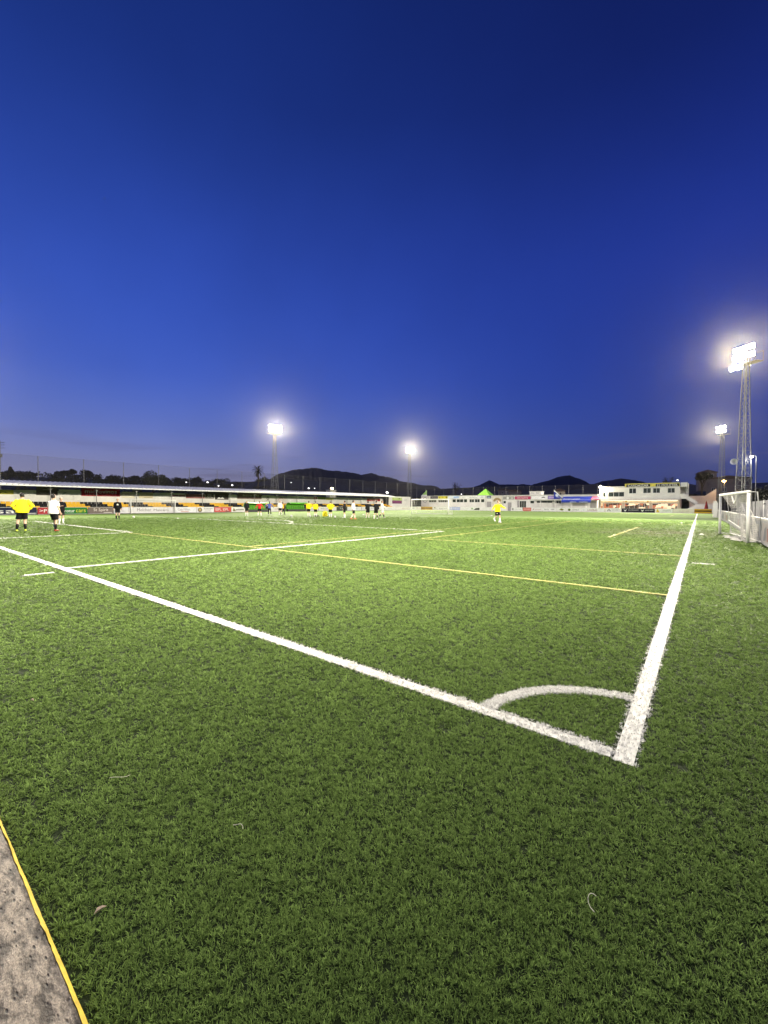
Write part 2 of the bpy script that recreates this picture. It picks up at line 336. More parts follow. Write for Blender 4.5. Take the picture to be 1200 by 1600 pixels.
for my in (0, 1):
    YE.append(('small_pitch_line', [mirror(r, 0, my) for r in ((ga+.01, pa-.12, 5.22-yw/2, 5.22+yw/2), (pa+.01, -LW-.01, 5.22-yw/2, 5.22+yw/2), (-PW+LW, -PW-ga-.01, 5.22-yw/2, 5.22+yw/2))], []))
    for mxx_ in (0, 1):
        YE.append(('small_area_line', [mirror(r, mxx_, my) for r in ((-8.85, -LW-.01, 11.64-yw/2, 11.64+yw/2), (-8.85-yw/2, -8.85+yw/2, 11.64+yw/2, 36.0), (-8.85, -LW-.01, 36.0-yw/2, 36.0+yw/2))], []))
        YE.append(('offside_line', [mirror((-11.5-yw/2, -11.5+yw/2, 5.27, 16.36), mxx_, my), mirror((-11.5-yw/2, -11.5+yw/2, 16.51, 42.0), mxx_, my)], []))
        YE.append(('small_pitch_mark', [mirror((-2.98, -2.88, 18.0, 29.0), mxx_, my)], []))
def line_z(x, y):      # paint lies down in the pile close by, and fills it to the tips farther out
    t_ = max(0, min(1, (math.hypot(x-CAM.x, y-CAM.y)-3)/6)); return .003+.014*t_*t_*(3-2*t_)
def line_mesh(rects, arcs, lw, z):
    mb = MB()
    for x0, x1, y0, y1 in rects:
        along = (x1-x0) > (y1-y0); L = (x1-x0) if along else (y1-y0); n = max(1, int(L/.6)); vs_ = []
        for i in range(n+1):
            c = (x0+L*i/n) if along else (y0+L*i/n)
            mx_, my_ = (c, (y0+y1)/2) if along else ((x0+x1)/2, c); k_ = .016*max(0, 1-max(0, math.hypot(mx_-CAM.x, my_-CAM.y)-3)/5)   # only blades at the near edges
            for p in (((c, y0+k_), (c, y1-k_)) if along else ((x1-k_, c), (x0+k_, c))): vs_.append((*p, line_z(*p)+z))
        mb.add(vs_, [(2*i, 2*i+2, 2*i+3, 2*i+1) for i in range(n)])
    for cx, cy_, r, a0, a1 in arcs:
        n = max(16, int(abs(a1-a0)*r*4)); vs_ = []
        for i in range(n+1):
            a = a0+(a1-a0)*i/n
            k_ = .014 if r < 2 else 0
            for rr_ in (r-lw/2+k_, r+lw/2-k_): p = (cx+rr_*math.cos(a), cy_+rr_*math.sin(a)); vs_.append((*p, line_z(*p)+z))
        mb.add(vs_, [(2*i, 2*i+1, 2*i+3, 2*i+2) for i in range(n)])
    return mb
def in_line(p, rects, arcs, lw, pad=0.0):
    # pad: how far a tuft spreads, so that none leans over the line
    m = np.zeros(len(p), bool)
    for x0, x1, y0, y1 in rects: m |= (p[:, 0] > x0-pad) & (p[:, 0] < x1+pad) & (p[:, 1] > y0-pad) & (p[:, 1] < y1+pad)
    for cx, cy_, r, a0, a1 in arcs:
        d = np.hypot(p[:, 0]-cx, p[:, 1]-cy_); a = np.mod(np.arctan2(p[:, 1]-cy_, p[:, 0]-cx), 2*math.pi)
        m |= (np.abs(d-r) < lw/2+pad) & (a > a0) & (a < a1)
    return m
# where blades stand: denser near the viewer's end, thinning with distance
def scatter(K, p_, rmax, seed):
    r_ = np.random.default_rng(seed); q = 2-p_
    lo, hi = .75**q, rmax**q; n = int(K*2.25*(hi-lo)/q)
    r = (lo + r_.random(n)*(hi-lo))**(1/q); az = yaw + r_.uniform(-1.125, 1.125, n)
    P = np.column_stack([CAM.x - np.sin(az)*r, CAM.y + np.cos(az)*r]); return P, r
P, rr = scatter(16500, 1.45, 50, 3)
jit = rng.normal(0, .007, P.shape)
keep = (P[:, 1] > -2.185) & (P[:, 0] < 2.1) & (P[:, 0] > -61) & (rng.random(len(P)) < np.clip((50-rr)/22, 0, 1))
P, rr, jit = P[keep], rr[keep], jit[keep]
dens = 16500*rr**-1.45; SC = np.sqrt(1/dens)/.0098*rng.uniform(.75, 1.3, len(P))
Wc = tuft_collection('white_tufts', m_bladew, long=1.15); Yc = tuft_collection('yellow_tufts', m_bladey); Gc = tuft_collection('green_tufts', m_blade, 14)
gW, gY, gG = tuft_group('white_tufts', Wc), tuft_group('yellow_tufts', Yc), tuft_group('green_tufts', Gc)
m_wl = mat('line_white', (.72, .71, .68), .8, .04, 6, coord='World'); m_yl = mat('line_yellow', (.44, .42, .13), .8, .15, 6, coord='World')
used = np.zeros(len(P), bool)
# extra points along the lines so they read solid
rng_l = np.random.default_rng(5)
def near_pts(rects, arcs, lw, dens_k):
    out = []
    for x0, x1, y0, y1 in rects:
        n_ = int(min(60000, (x1-x0)*(y1-y0)*26000))
        q = np.column_stack([rng_l.uniform(x0, x1, n_), rng_l.uniform(y0, y1, n_)]); out.append(q)
    for cx, cy_, r, a0, a1 in arcs:
        n_ = int(min(60000, (a1-a0)*r*lw*26000)); a = rng_l.uniform(a0, a1, n_); d = r + rng_l.uniform(-lw/2, lw/2, n_)
        out.append(np.column_stack([cx+d*np.cos(a), cy_+d*np.sin(a)]))
    q = np.concatenate(out); q = q + rng_l.normal(0, .003, q.shape); d = np.hypot(q[:, 0]-CAM.x, q[:, 1]-CAM.y)
    v = q - np.array([CAM.x, CAM.y]); fw = v @ np.array([Fv.x, Fv.y])
    pk = np.minimum(1, 2.4*d**-1.45*dens_k)
    k = (d < 40) & (fw > .3) & (rng_l.random(len(q)) < pk)
    q, d = q[k], d[k]; return q, np.sqrt(1/(16500*np.minimum(1, d**-1.45*1.35)))/.0098*.85
for lst, lwid, grp, mm in ((WH, .11, gW, m_wl), (YE, yw, gY, m_yl)):
    for nm, rects, arcs in lst:
        used |= in_line(P+jit, rects, arcs, lwid, np.maximum(0, SC-1)*.009)
        mb = line_mesh(rects, arcs, lwid, 0 if lst is WH else .002)
        o = structure(mb.build(nm, mm))
        q, s_ = near_pts(rects, arcs, lwid, 1.0)
        if len(q) > 30: add_tufts(o, q, s_, grp, len(o.data.vertices))
G = P[~used]; order = rng.permutation(len(G))
go = link('artificial_grass', bpy.data.meshes.new('artificial_grass')); tag(go, 'green artificial grass blades of the football pitch', 'grass', kind='stuff')
add_tufts(go, G[order], SC[~used][order], gG, 0)

# concrete kerb with a chipped yellow edge, behind the goal line
m_kerb = bpy.data.materials.new('kerb_concrete'); m_kerb.use_nodes = True
t = m_kerb.node_tree; nd = t.nodes; L_ = t.links.new; b = nd['Principled BSDF']
geo = nd.new('ShaderNodeNewGeometry'); mp = nd.new('ShaderNodeMapping'); mp.inputs['Scale'].default_value = (1, 2.4, 1); mp.inputs['Rotation'].default_value = (0, 0, .35); L_(geo.outputs['Position'], mp.inputs[0])
n1 = nd.new('ShaderNodeTexNoise'); n1.inputs['Scale'].default_value = 15; n1.inputs['Detail'].default_value = 7; n1.inputs['Roughness'].default_value = .62; L_(mp.outputs[0], n1.inputs['Vector'])
rp = nd.new('ShaderNodeValToRGB'); e = rp.color_ramp.elements; e[0].position = .42; e[0].color = (.050, .034, .022, 1); e[1].position = .58; e[1].color = (.33, .27, .21, 1)
L_(n1.outputs['Fac'], rp.inputs[0])
vo = nd.new('ShaderNodeTexVoronoi'); vo.inputs['Scale'].default_value = 22; vo.inputs['Randomness'].default_value = 1; L_(mp.outputs[0], vo.inputs['Vector'])
pm = nd.new('ShaderNodeMapRange'); L_(vo.outputs['Distance'], pm.inputs['Value']); pm.inputs['From Min'].default_value = .10; pm.inputs['From Max'].default_value = .22
mxk = nd.new('ShaderNodeMix'); mxk.data_type = 'RGBA'; L_(pm.outputs['Result'], mxk.inputs['Factor']); mxk.inputs[6].default_value = (.05, .04, .03, 1); L_(rp.outputs[0], mxk.inputs[7]); L_(mxk.outputs[2], b.inputs['Base Color'])
gr_ = nd.new('ShaderNodeTexNoise'); gr_.inputs['Scale'].default_value = 170; gr_.inputs['Detail'].default_value = 3; L_(geo.outputs['Position'], gr_.inputs['Vector'])
gm_ = nd.new('ShaderNodeMapRange'); L_(gr_.outputs['Fac'], gm_.inputs['Value']); gm_.inputs['From Min'].default_value = .3; gm_.inputs['From Max'].default_value = .7; gm_.inputs['To Min'].default_value = .55; gm_.inputs['To Max'].default_value = 1.3
gs_ = nd.new('ShaderNodeVectorMath'); gs_.operation = 'SCALE'; L_(mxk.outputs[2], gs_.inputs[0]); L_(gm_.outputs['Result'], gs_.inputs['Scale']); L_(gs_.outputs[0], b.inputs['Base Color'])
hm = nd.new('ShaderNodeMath'); hm.operation = 'MULTIPLY'; L_(n1.outputs['Fac'], hm.inputs[0]); L_(pm.outputs['Result'], hm.inputs[1])
bp = nd.new('ShaderNodeBump'); bp.inputs['Strength'].default_value = .8; bp.inputs['Distance'].default_value = .02; L_(hm.outputs[0], bp.inputs['Height']); L_(bp.outputs[0], b.inputs['Normal']); b.inputs['Roughness'].default_value = .55
kerb = thing('concrete_kerb', 'worn stained concrete kerb with a thin yellow painted edge', 'kerb')
nx, ny = 400, 8; mb = MB(); vs_ = []
KX0, KX1 = -14.0, 3.0
def edge_y(x): return -2.205 + .0012*noise.noise(Vector((x*7, 0, 0))) + .0015*noise.noise(Vector((x*31, 3, 0)))
for i in range(nx+1):
    x = KX0+(KX1-KX0)*i/nx; ey = edge_y(x)
    prof = [(ey+.002, -.04), (ey+.002, .035), (ey-.010, .047), (ey-.10, .050), (ey-.25, .050), (ey-.5, .050), (ey-1.2, .050), (ey-1.2, -.04)]
    for k, (yy, zz) in enumerate(prof):
        vs_.append((x, yy, zz + (.004*noise.noise(Vector((x*9, yy*9, 1))) if 2 <= k <= 6 else 0)))
fs_ = [(i*8+k, i*8+k+1, (i+1)*8+k+1, (i+1)*8+k) for i in range(nx) for k in range(7)]
mb.add(vs_, fs_); mb.build('kerb_body', m_kerb, kerb, smooth=False)
mb = MB(); vs_ = []
for i in range(nx*2+1):
    x = KX0+(KX1-KX0)*i/(nx*2); ey = edge_y(x); w = .0055*max(.02, .75+1.1*noise.noise(Vector((x*5, 9, 0)))+.7*noise.noise(Vector((x*23, 4, 0))))*(1 if x > -1.5 else max(.12, 1-.9*(-1.5-x)))
    zz = .053 + .004*noise.noise(Vector((x*9, ey*9, 1)))
    vs_ += [(x, ey+.0035, .02), (x, ey+.0035, .0365), (x, ey-.002, zz-.0095), (x, ey-.005-w, zz-.002)]
mb.add(vs_, [(i*4+k, i*4+k+1, (i+1)*4+k+1, (i+1)*4+k) for i in range(nx*2) for k in range(3)])
mb.build('painted_edge', mat('yellow_paint', (.52, .37, .025), .6, .2, 30), kerb)

# litter on the turf
m_leaf = mat('dry_leaf', (.66, .54, .42), .7, .2, 60)
def leaf(label, x, y, a, s):
    mb = MB(); pr = [(0, 0), (.4, .28), (1, .2), (1.5, 0), (1, -.22), (.4, -.25)]
    vs_ = [(p*s*math.cos(a)-q*s*math.sin(a), p*s*math.sin(a)+q*s*math.cos(a), .026+1.0*s*(abs(q)*1.6+.25*p)) for p, q in pr]
    vs_ += [(v[0], v[1], v[2]-.0015) for v in vs_]
    mb.add(vs_, [(0,1,2,3), (0,3,4,5), (9,8,7,6), (11,10,9,6)] + [(i, i+6, (i+1) % 6+6, (i+1) % 6) for i in range(6)])
    tag(mb.build('fallen_leaf', m_leaf, None, (x, y, 0)), label, 'leaf', 'dry leaves on the turf')
leaf('small dry leaf on the turf beside the concrete kerb', -1.35, -2.09, 1.3, .024)
leaf('pale dry leaf on the turf left of the goal line', -3.45, -1.85, .3, .03)
def strand(label, x, y, a, L, c=.12):
    pts = [(x+L*t_*math.cos(a+c*t_*6), y+L*t_*math.sin(a+c*t_*6), .040+.006*math.sin(t_*5)) for t_ in np.linspace(0, 1, 8)]
    tag(MB().tube(pts, .0013, 4).build('loose_fibre', mat('pale_fibre', (.55, .55, .42), .6), None), label, 'fibre', 'loose turf fibres')
strand('long pale fibre lying on the turf above the kerb end', -2.07, -1.81, .3, .09)
strand('curled pale fibre lying left of the picture centre on dark turf', -1.26, -1.58, 2.6, .06)
strand('short pale fibre lying on the dark turf at lower right', -.02, -.98, 3.0, .06, .3)
# ------------------------------------------------------------------ hills and land
m_hill = mat('hill_forest', (.012, .014, .011), .95, .5, .02, .8, .05, coord='World')
m_land = mat('scrub_land', (.040, .042, .026), .95, .45, .25, .6, .6, coord='World')
def ridge(name, pts, run, m, sub=10, rough=2.0, back=0.5):
    """a hill: crest through pts (x, y, z), falling towards the pitch and away behind it"""
    P_ = []
    for i in range(len(pts)-1):
        a, b_ = Vector(pts[i]), Vector(pts[i+1])
        for k in range(sub): P_.append(a.lerp(b_, k/sub))
    P_.append(Vector(pts[-1])); mb = MB(); vs_ = []; rows = [(-back*run, 0), (-back*run*.4, .62), (0, 1), (run*.10, .90), (run*.25, .70), (run*.45, .45), (run*.7, .2), (run, 0)]
    for i, p in enumerate(P_):
        d = Vector((-p.x, -p.y, 0)).normalized(); e = rough*(noise.noise(p*.02)+.6*noise.noise(p*.09)+.35*noise.noise(p*.3))
        for k, (o, hh) in enumerate(rows):
            q = p + d*o; z = (p.z+e)*hh + (rough*1.5*noise.noise(Vector((q.x*.01, q.y*.01, k))) if 0 < hh < 1 else 0)
            vs_.append((q.x, q.y, z if hh > 0 else -1))
    n = len(rows); mb.add(vs_, [(i*n+k, (i+1)*n+k, (i+1)*n+k+1, i*n+k+1) for i in range(len(P_)-1) for k in range(n-1)])
    return structure(mb.build(name, m, smooth=True))
ridge('hill', [(-1259,813,30),(-1223,866,76),(-1190,910,110),(-1162,945,122),(-1124,990,133),(-1103,1014,134),(-1079,1039,131),(-1029,1088,120),(-994,1120,113),(-922,1181,99),(-845,1236,82),(-766,1287,20)], 700, m_hill, 10, 4)
ridge('hill', [(-1420,1262,40),(-1387,1296,105),(-1325,1359,132),(-1282,1400,138),(-1249,1429,141),(-1210,1462,148),(-1186,1481,138),(-1168,1496,137),(-1139,1518,126),(-1095,1550,107),(-970,1631,88),(-868,1687,30)], 600, m_hill, 10, 4)
ridge('hill', [(-980,1260,20),(-902,1319,54),(-796,1385,63),(-742,1415,67),(-688,1442,71),(-666,1452,81),(-633,1467,97),(-601,1480,81),(-558,1497,80),(-525,1509,80),(-493,1519,75),(-451,1532,90),(-410,1544,104),(-369,1554,112),(-338,1561,97),(-299,1569,76),(-240,1580,30)], 700, m_hill, 9, 3)
ridge('hill', [(-322,1153,30),(-224,1176,57),(-202,1180,65),(-180,1184,68),(-159,1187,71),(-139,1189,69),(-118,1192,64),(-98,1193,55),(-66,1196,54),(-16,1197,53),(53,1196,47),(154,1188,50),(232,1175,54),(420,1130,40)], 600, m_hill, 9, 3)
# rising land behind the stand
crest = [(-322,-60,20),(-320,8,20),(-318,30,19.5),(-316,46,19),(-315,51,18.5),(-314,58,17),(-312,69,17.5),(-310,77,17.5),(-306,89,17.5),(-303,99,17),(-297,116,17),(-286,141,17.5),(-273,164,18),(-263,179,19),(-258,186,20.5),(-252,194,21.5),(-233,216,19.5),(-212,237,15.5),(-180,262,13.5),(-120,300,12),(-40,330,13),(40,330,16),(120,320,18)]
def land_z(x, y):   # height of the rising land at a place left of the pitch
    t_ = max(0, min(1, (-x-80)/235)); return 19*t_**.8 - .3
mb = MB(); vs_ = []; nr = 14; PP = []
for i in range(len(crest)-1):
    for k in range(5): PP.append(Vector(crest[i]).lerp(Vector(crest[i+1]), k/5))
PP.append(Vector(crest[-1]))
for p in PP:
    d = Vector((p.x+25, p.y-40, 0)); foot = Vector((-25, 40, 0)) + d*(62/max(62, abs(d.x))) if abs(d.x) > abs(d.y) else Vector((-25, 40, 0)) + d*(90/max(90, d.y))
    for k in range(nr+1):
        s_ = k/nr; q = foot.lerp(Vector((p.x, p.y, 0)), s_); h = p.z*s_**.8 - .3
        vs_.append((q.x, q.y, h + (1.0*noise.noise(Vector((q.x*.06, q.y*.06, 0)))*s_)))
    vs_.append((p.x*1.25, p.y*1.25, -1))
n = nr+2; mb.add(vs_, [(i*n+k, i*n+k+1, (i+1)*n+k+1, (i+1)*n+k) for i in range(len(PP)-1) for k in range(n-1)])
structure(mb.build('terrain', m_land, smooth=True))
# bank on the right
mb = MB(); vs_ = []; nxx, nyy = 16, 24
for j in range(nyy+1):
    y = 52 + 160*j/nyy
    for i in range(nxx+1):
        s_ = i/nxx; x = 7.2 + 75*s_; base_h = 2.0 + 2.0*min(1, j/6)
        vs_.append((x, y, base_h*min(1, s_*9) + 7*s_**.7 + .5*noise.noise(Vector((x*.2, y*.2, 0)))*min(1, s_*5)))
mb.add(vs_, [(j*(nxx+1)+i, j*(nxx+1)+i+1, (j+1)*(nxx+1)+i+1, (j+1)*(nxx+1)+i) for j in range(nyy) for i in range(nxx)])
structure(mb.build('bank', m_land, smooth=True))

# ------------------------------------------------------------------ floodlight masts
m_steel = mat('galvanised_steel', (.22, .22, .215), .5, .15, 3, metal=.3)
m_lens = mat('lit_lens', (1, .95, .8), .3, 0, emit=(1.0, .93, .74), estr=60)
m_house = mat('lamp_housing', (.16, .16, .16), .5, .1)
def floodlight(root, loc, rot, w=.62, h=.5):
    mb = MB(); mb.add([(-w*.35,.25,-h*.3),(w*.35,.25,-h*.3),(w*.35,.25,h*.3),(-w*.35,.25,h*.3),(-w/2,0,-h/2),(w/2,0,-h/2),(w/2,0,h/2),(-w/2,0,h/2)],
                      [(0,3,2,1),(0,1,5,4),(1,2,6,5),(2,3,7,6),(3,0,4,7),(4,5,6,7)])
    o = mb.build('floodlight', m_house, root, loc); o.rotation_euler = rot
    MB().add([(-w*.44,-.012,-h*.43),(w*.44,-.012,-h*.43),(w*.44,-.012,h*.43),(-w*.44,-.012,h*.43),(-w*.44,-.004,-h*.43),(w*.44,-.004,-h*.43),(w*.44,-.004,h*.43),(-w*.44,-.004,h*.43)],
             [(0,1,2,3),(4,7,6,5),(0,4,5,1),(1,5,6,2),(2,6,7,3),(3,7,4,0)]).build('lens', m_lens, o)
    return o
def mast(label, x, y, H, aim, wb=.5, wt=.2, rows=2, cols=4, watts=LAMP_W, cone=125, z0=0, aim2=None, group='floodlight masts around the pitch'):
    a = math.atan2(aim[0]-x, -(aim[1]-y))      # local -y faces the pitch
    o = thing('floodlight_mast', label, 'floodlight mast', (x, y, z0), a, group)
    hw = lambda z: wb + (wt-wb)*min(1, z/(H-2))
    for sx, sy in ((-1,-1),(1,-1),(1,1),(-1,1)):
        MB().tube([(sx*hw(0), sy*hw(0), 0), (sx*hw(H-2), sy*hw(H-2), H-2), (sx*wt, sy*wt, H-.6)], .045, 6).build('leg', m_steel, o)
    nb = int(H/.95)
    for f in range(4):
        mb = MB()
        for i in range(nb):
            z_0, z_1 = i*(H-1)/nb, (i+1)*(H-1)/nb; s = 1 if i % 2 else -1; c0, c1 = hw(z_0), hw(z_1)
            p = [(-c0*s, -c0, z_0), (c1*s, -c1, z_1)]; q = [(-c1, -c1, z_1), (c1, -c1, z_1)]
            for seg in (p, q):
                rot = lambda v: [(v[0], v[1], v[2]), (-v[1], v[0], v[2]), (-v[0], -v[1], v[2]), (v[1], -v[0], v[2])][f]
                mb.tube([rot(v) for v in seg], .016, 4)
        mb.build('bracing', m_steel, o)
    W_ = cols*.72
    fr = MB(); 
    for r in range(rows): fr.tube([(-W_/2, -.28, H-.35+r*.8-.3), (W_/2, -.28, H-.35+r*.8-.3)], .035, 6)
    for sx in (-1, 1): fr.tube([(sx*.25, -.28, H-.9), (sx*.25, -.28, H+.55*rows-.2)], .035, 6); fr.tube([(sx*W_/2, -.28, H-.65), (sx*wt, 0, H-1.5)], .025, 5); fr.tube([(sx*.25, -.28, H-.7), (sx*wt, 0, H-.7)], .03, 5)
    fr.build('lamp_frame', m_steel, o)
    pf = MB().box(-W_/2, W_/2, -.15, .75, H-1.02, H-.97)
    for s in (-1, 1): pf.tube([(s*W_/2, .72, H-1), (s*W_/2, .72, H), (s*W_/2, -.1, H)], .018, 4)
    pf.tube([(-W_/2, .72, H), (W_/2, .72, H)], .018, 4); pf.build('platform', m_steel, o)
    for r in range(rows):
        for c in range(cols):
            floodlight(o, ((c-(cols-1)/2)*.72, -.42, H-.3+r*.8), (R(22), 0, (c-(cols-1)/2)*.22))
    for tg, pw_, cn_ in [(aim, watts, cone)] + ([(aim2, watts*.55, 110)] if aim2 else []):
        ld = bpy.data.lights.new('floodlight_beam', 'SPOT'); ld.energy = pw_; ld.color = LAMP_COL; ld.spot_size = R(cn_); ld.spot_blend = 1.0; ld.shadow_soft_size = .7
        lo = bpy.data.objects.new('floodlight_beam', ld); COL.objects.link(lo); lo.location = (x+math.sin(a)*.9, y-math.cos(a)*.9, z0+H+.1)
        dv = Vector((tg[0], tg[1], 0)) - lo.location; lo.rotation_euler = dv.to_track_quat('-Z', 'Y').to_euler()
    return o
mA = mast('tall lattice floodlight mast at right beside the white wall', 3.85, 54, 17.3, (-22, 20), .52, .2, 2, 3, watts=LAMP_W*.7, cone=126, aim2=(-24, 88))
floodlight(mA, (-1.0, -.55, 16.0), (R(22), 0, -.4)); floodlight(mA, (-.3, -.55, 15.95), (R(22), 0, -.1))
mB = mast('far lattice floodlight mast behind the clubhouse stairs at right', 3.72, 105, 17.0, (-32, 70), .48, .2, 2, 3, watts=LAMP_W*.75)
mast('lattice floodlight mast behind the middle of the covered stand', -72.2, 52, 17.6, (-22, 38), .75, .22, 2, 4, watts=LAMP_W*.8, cone=112, aim2=(-24, 88))
mast('lattice floodlight mast at the far end of the stand', -72.2, 103.5, 18.6, (-30, 70), .75, .22, 2, 4, watts=LAMP_W*.95)
mast('lattice floodlight mast at the near end of the stand', -72.2, 1.0, 17.6, (-10, 5), .75, .22, 2, 4, watts=LAMP_W*.85, cone=118)
mast('lattice floodlight mast right of the near corner', 5.2, 1.5, 17.6, (-34, 19), .52, .2, 2, 3, watts=LAMP_W*.74, cone=130)
# small fittings on the right-hand masts
def dish(label, loc, rz, r=.33):
    o = thing('antenna_dish', label, 'dish', loc, rz); mb = MB(); k, n_ = 5, 14
    vs_ = [(r*i/k*math.cos(2*math.pi*j/n_), -.18*(i/k)**2, r*i/k*math.sin(2*math.pi*j/n_)) for i in range(1, k+1) for j in range(n_)]
    mb.add(vs_, [((i)*n_+j, (i+1)*n_+j, (i+1)*n_+(j+1) % n_, i*n_+(j+1) % n_) for i in range(k-1) for j in range(n_)] + [tuple(range(n_))])
    mb.build('reflector', paint((.7, .7, .68)), o); MB().tube([(0, .0, 0), (0, .25, -.05), (.35, .3, -.05)], .025, 5).build('bracket', m_steel, o)
    return o
dish('round white dish on the left leg of the tall right-hand mast', (2.95, 53.6, 6.1), R(20))
def street_lamp(label, x, y, z0, H, arm, col, size=.16, light=0, rz=0, pole=True, estr=30):
    o = thing('street_lamp', label, 'street lamp', (x, y, z0), rz)
    if pole: MB().tube([(0,0,0),(0,0,H*.5),(0,0,H),(arm*.5,0,H+.12),(arm,0,H+.1)], [.05,.045,.035,.03,.025], 6).build('pole', m_steel, o)
    MB().box(arm-size*1.6, arm+size*1.6, -size*.8, size*.8, H+.04, H+.16).build('lamp_head', m_house, o)
    MB().ell((arm, 0, H), (size*1.3, size, size*.8), 10, 6).build('bulb', mat('bulb_%d%d' % (int(col[2]*99), int(estr)), col, .3, 0, emit=col, estr=estr), o)
    if light:
        ld = bpy.data.lights.new('lamp_glow', 'POINT'); ld.energy = light; ld.color = col; ld.shadow_soft_size = .25
        lo = bpy.data.objects.new('lamp_glow', ld); COL.objects.link(lo); lo.location = (x+arm*math.cos(rz), y+arm*math.sin(rz), z0+H-.35)
    return o
COOL = (1, .97, .92); ORA = (1, .55, .16)
street_lamp('small white lamp bracketed to the tall right-hand mast', 4.75, 53.5, 0, 6.55, -.35, COOL, .11, 120)
street_lamp('glowing orange street lamp behind the far right mast', 4.3, 108, 0, 6.75, -.1, ORA, .26, 700, estr=40)
street_lamp('bright white lamp at the left end of the clubhouse roof', -17.9, 101.9, 0, 5.75, .1, (1, .86, .62), .30, 900, estr=60)
for i, (x, y, z, H, s, lab) in enumerate(((-179.4,85.4,0,11,.42,'farthest left lit lamp on the dark slope behind the stand'), (-175.4,93.1,0,11.2,.62,'large round lit lamp on the slope behind the stand'), (-155.8,87.1,0,8.9,.45,'low lit lamp on the slope just above the stand roof'),
     (-136.1,81.2,0,8.4,.50,'lit lamp on the slope left of the palm tree'), (-154.8,123.8,0,11.9,.30,'small high lamp on the slope right of the stand mast'), (-112,97,0,7.3,.50,'bright round lamp behind the net right of the stand mast'),
     (-118,105.3,0,7.7,.30,'faint lamp behind the net beside the bright round one'), (-59,113.2,0,4.9,.26,'small white lamp above the changing room roof'), (-4.7,137.4,0,8.7,.34,'small lamp above the clubhouse roof at right'))):
    street_lamp(lab, x, y, 0, H, 0, COOL, s*.6, 0, estr=5)
street_lamp('white globe lamp at the end of the stand roof', -66.7, 84.8, 0, 4.75, 0, COOL, .26, 0, estr=12)
o = street_lamp('warm lamp above the pale box behind the stand roof', -77.8, 74.9, 0, 5.75, 0, (1, .8, .55), .34, 400, estr=20)
tag(MB().box(-78.7, -77.3, 73.6, 75.9, 0, 5.15).box(-78.8, -77.2, 73.5, 76.0, 5.15, 5.3).build('utility_hut', paint((.62, .6, .5))), 'pale square hut top showing over the stand roof', 'hut')

# ------------------------------------------------------------------ the covered stand on the left
st = thing('grandstand', 'long covered stand with yellow and black seat blocks under a white roof', 'grandstand', (-66.5, 40, 0))
def wx(v): return v+66.5
def wy(v): return v-40
m_cw = mat('stand_concrete', (.34, .33, .31), .85, .15, 1.2, .2, 20); m_roof = mat('roof_sheet', (.84, .84, .83), .5, .06, .8)
m_wallw = mat('white_wall', (.70, .69, .66), .75, .08, .6)
Y0, Y1 = -12.0, 86.0
mb = MB()
for k in range(4):
    mb.box(wx(-68.9), wx(-65.0-k*.85), wy(Y0), wy(Y1), .25+.28*k - (.28 if k else .25), .25+.28*k + .28*0 + (0.28 if k == 3 else .0) + .0001*k)
mb.build('terrace', m_cw, st)
MB().box(wx(-69.2), wx(-69.0), wy(Y0), wy(Y1), 0, 3.08).build('back_wall', m_wallw, st)
# seats: one shell shape, blocks 2.68 m long alternately yellow and black, each row stepped sideways
def seat_block(ya, yb, colr, k):
    mb = MB(); xf = -65.25-k*.85; zb = .25+.28*k; n_ = max(1, round((yb-ya)/.48)); wds = (yb-ya)/n_
    for i in range(n_):
        a_, b_ = ya+i*wds+.02, ya+(i+1)*wds-.02
        prof = [(xf+.02, zb+.36), (xf-.05, zb+.40), (xf-.36, zb+.37), (xf-.44, zb+.46), (xf-.50, zb+.78), (xf-.47, zb+.79), (xf-.41, zb+.50), (xf-.34, zb+.42), (xf-.04, zb+.44)]
        L0 = len(mb.v); n9 = len(prof)
        mb.v += [(wx(p), wy(a_), q) for p, q in prof] + [(wx(p), wy(b_), q) for p, q in prof]
        mb.f += [tuple(L0+j for j in range(n9)), tuple(L0+j for j in range(2*n9-1, n9-1, -1))] + [(L0+j, L0+j+n9, L0+(j+1) % n9+n9, L0+(j+1) % n9) for j in range(n9)]; mb.mi += [0]*(n9+2)
        mb.box(wx(xf-.28), wx(xf-.12), wy((a_+b_)/2-.03), wy((a_+b_)/2+.03), zb, zb+.38, 1)
    mb.build('seat_block', [paint(colr, .4), m_steel], st)
per = 2.69; e0 = 7.75 - 7*per
for i in range(36):
    a_, b_ = e0+i*per, e0+(i+1)*per
    c_ = YEL if i % 2 else BLACK
    for k in range(3):
        off = .36*(2-k)
        lo_, hi_ = max(Y0+.1, a_+off), min(Y1-.2, b_+off)
        if hi_-lo_ > .3: seat_block(lo_, hi_, c_, k)
# roof: ribbed sheets sloping down to the pitch, on posts
mb = MB(); sw = 1.06; zf, zr, xf, xr = 3.66, 4.34, -64.45, -69.9
pr = [(0, 0), (.14, 0), (.19, .055), (.29, .055), (.34, 0), (.68, 0), (.73, .055), (.83, .055), (.88, 0), (sw-.004, 0)]
vs_ = []
for x, z in ((xf, zf), (xr, zr)):
    for p, q in pr: vs_.append((wx(x), p, z+q))
    for p, q in pr: vs_.append((wx(x), p, z+q-.035))
n_ = len(pr); fs_ = []
for i in range(n_-1):
    fs_ += [(i, i+1, i+1+2*n_, i+2*n_), (i+n_, i+3*n_, i+1+3*n_, i+1+n_), (i, i+n_, i+1+n_, i+1), (i+2*n_, i+1+2*n_, i+1+3*n_, i+3*n_)]
sheet = MB().add(vs_, fs_).mesh('roof_sheet', m_roof)
ns = int((Y1-Y0)/sw)
for i in range(ns): link('roof_sheet', sheet, st, (0, wy(Y0+i*sw), 0))
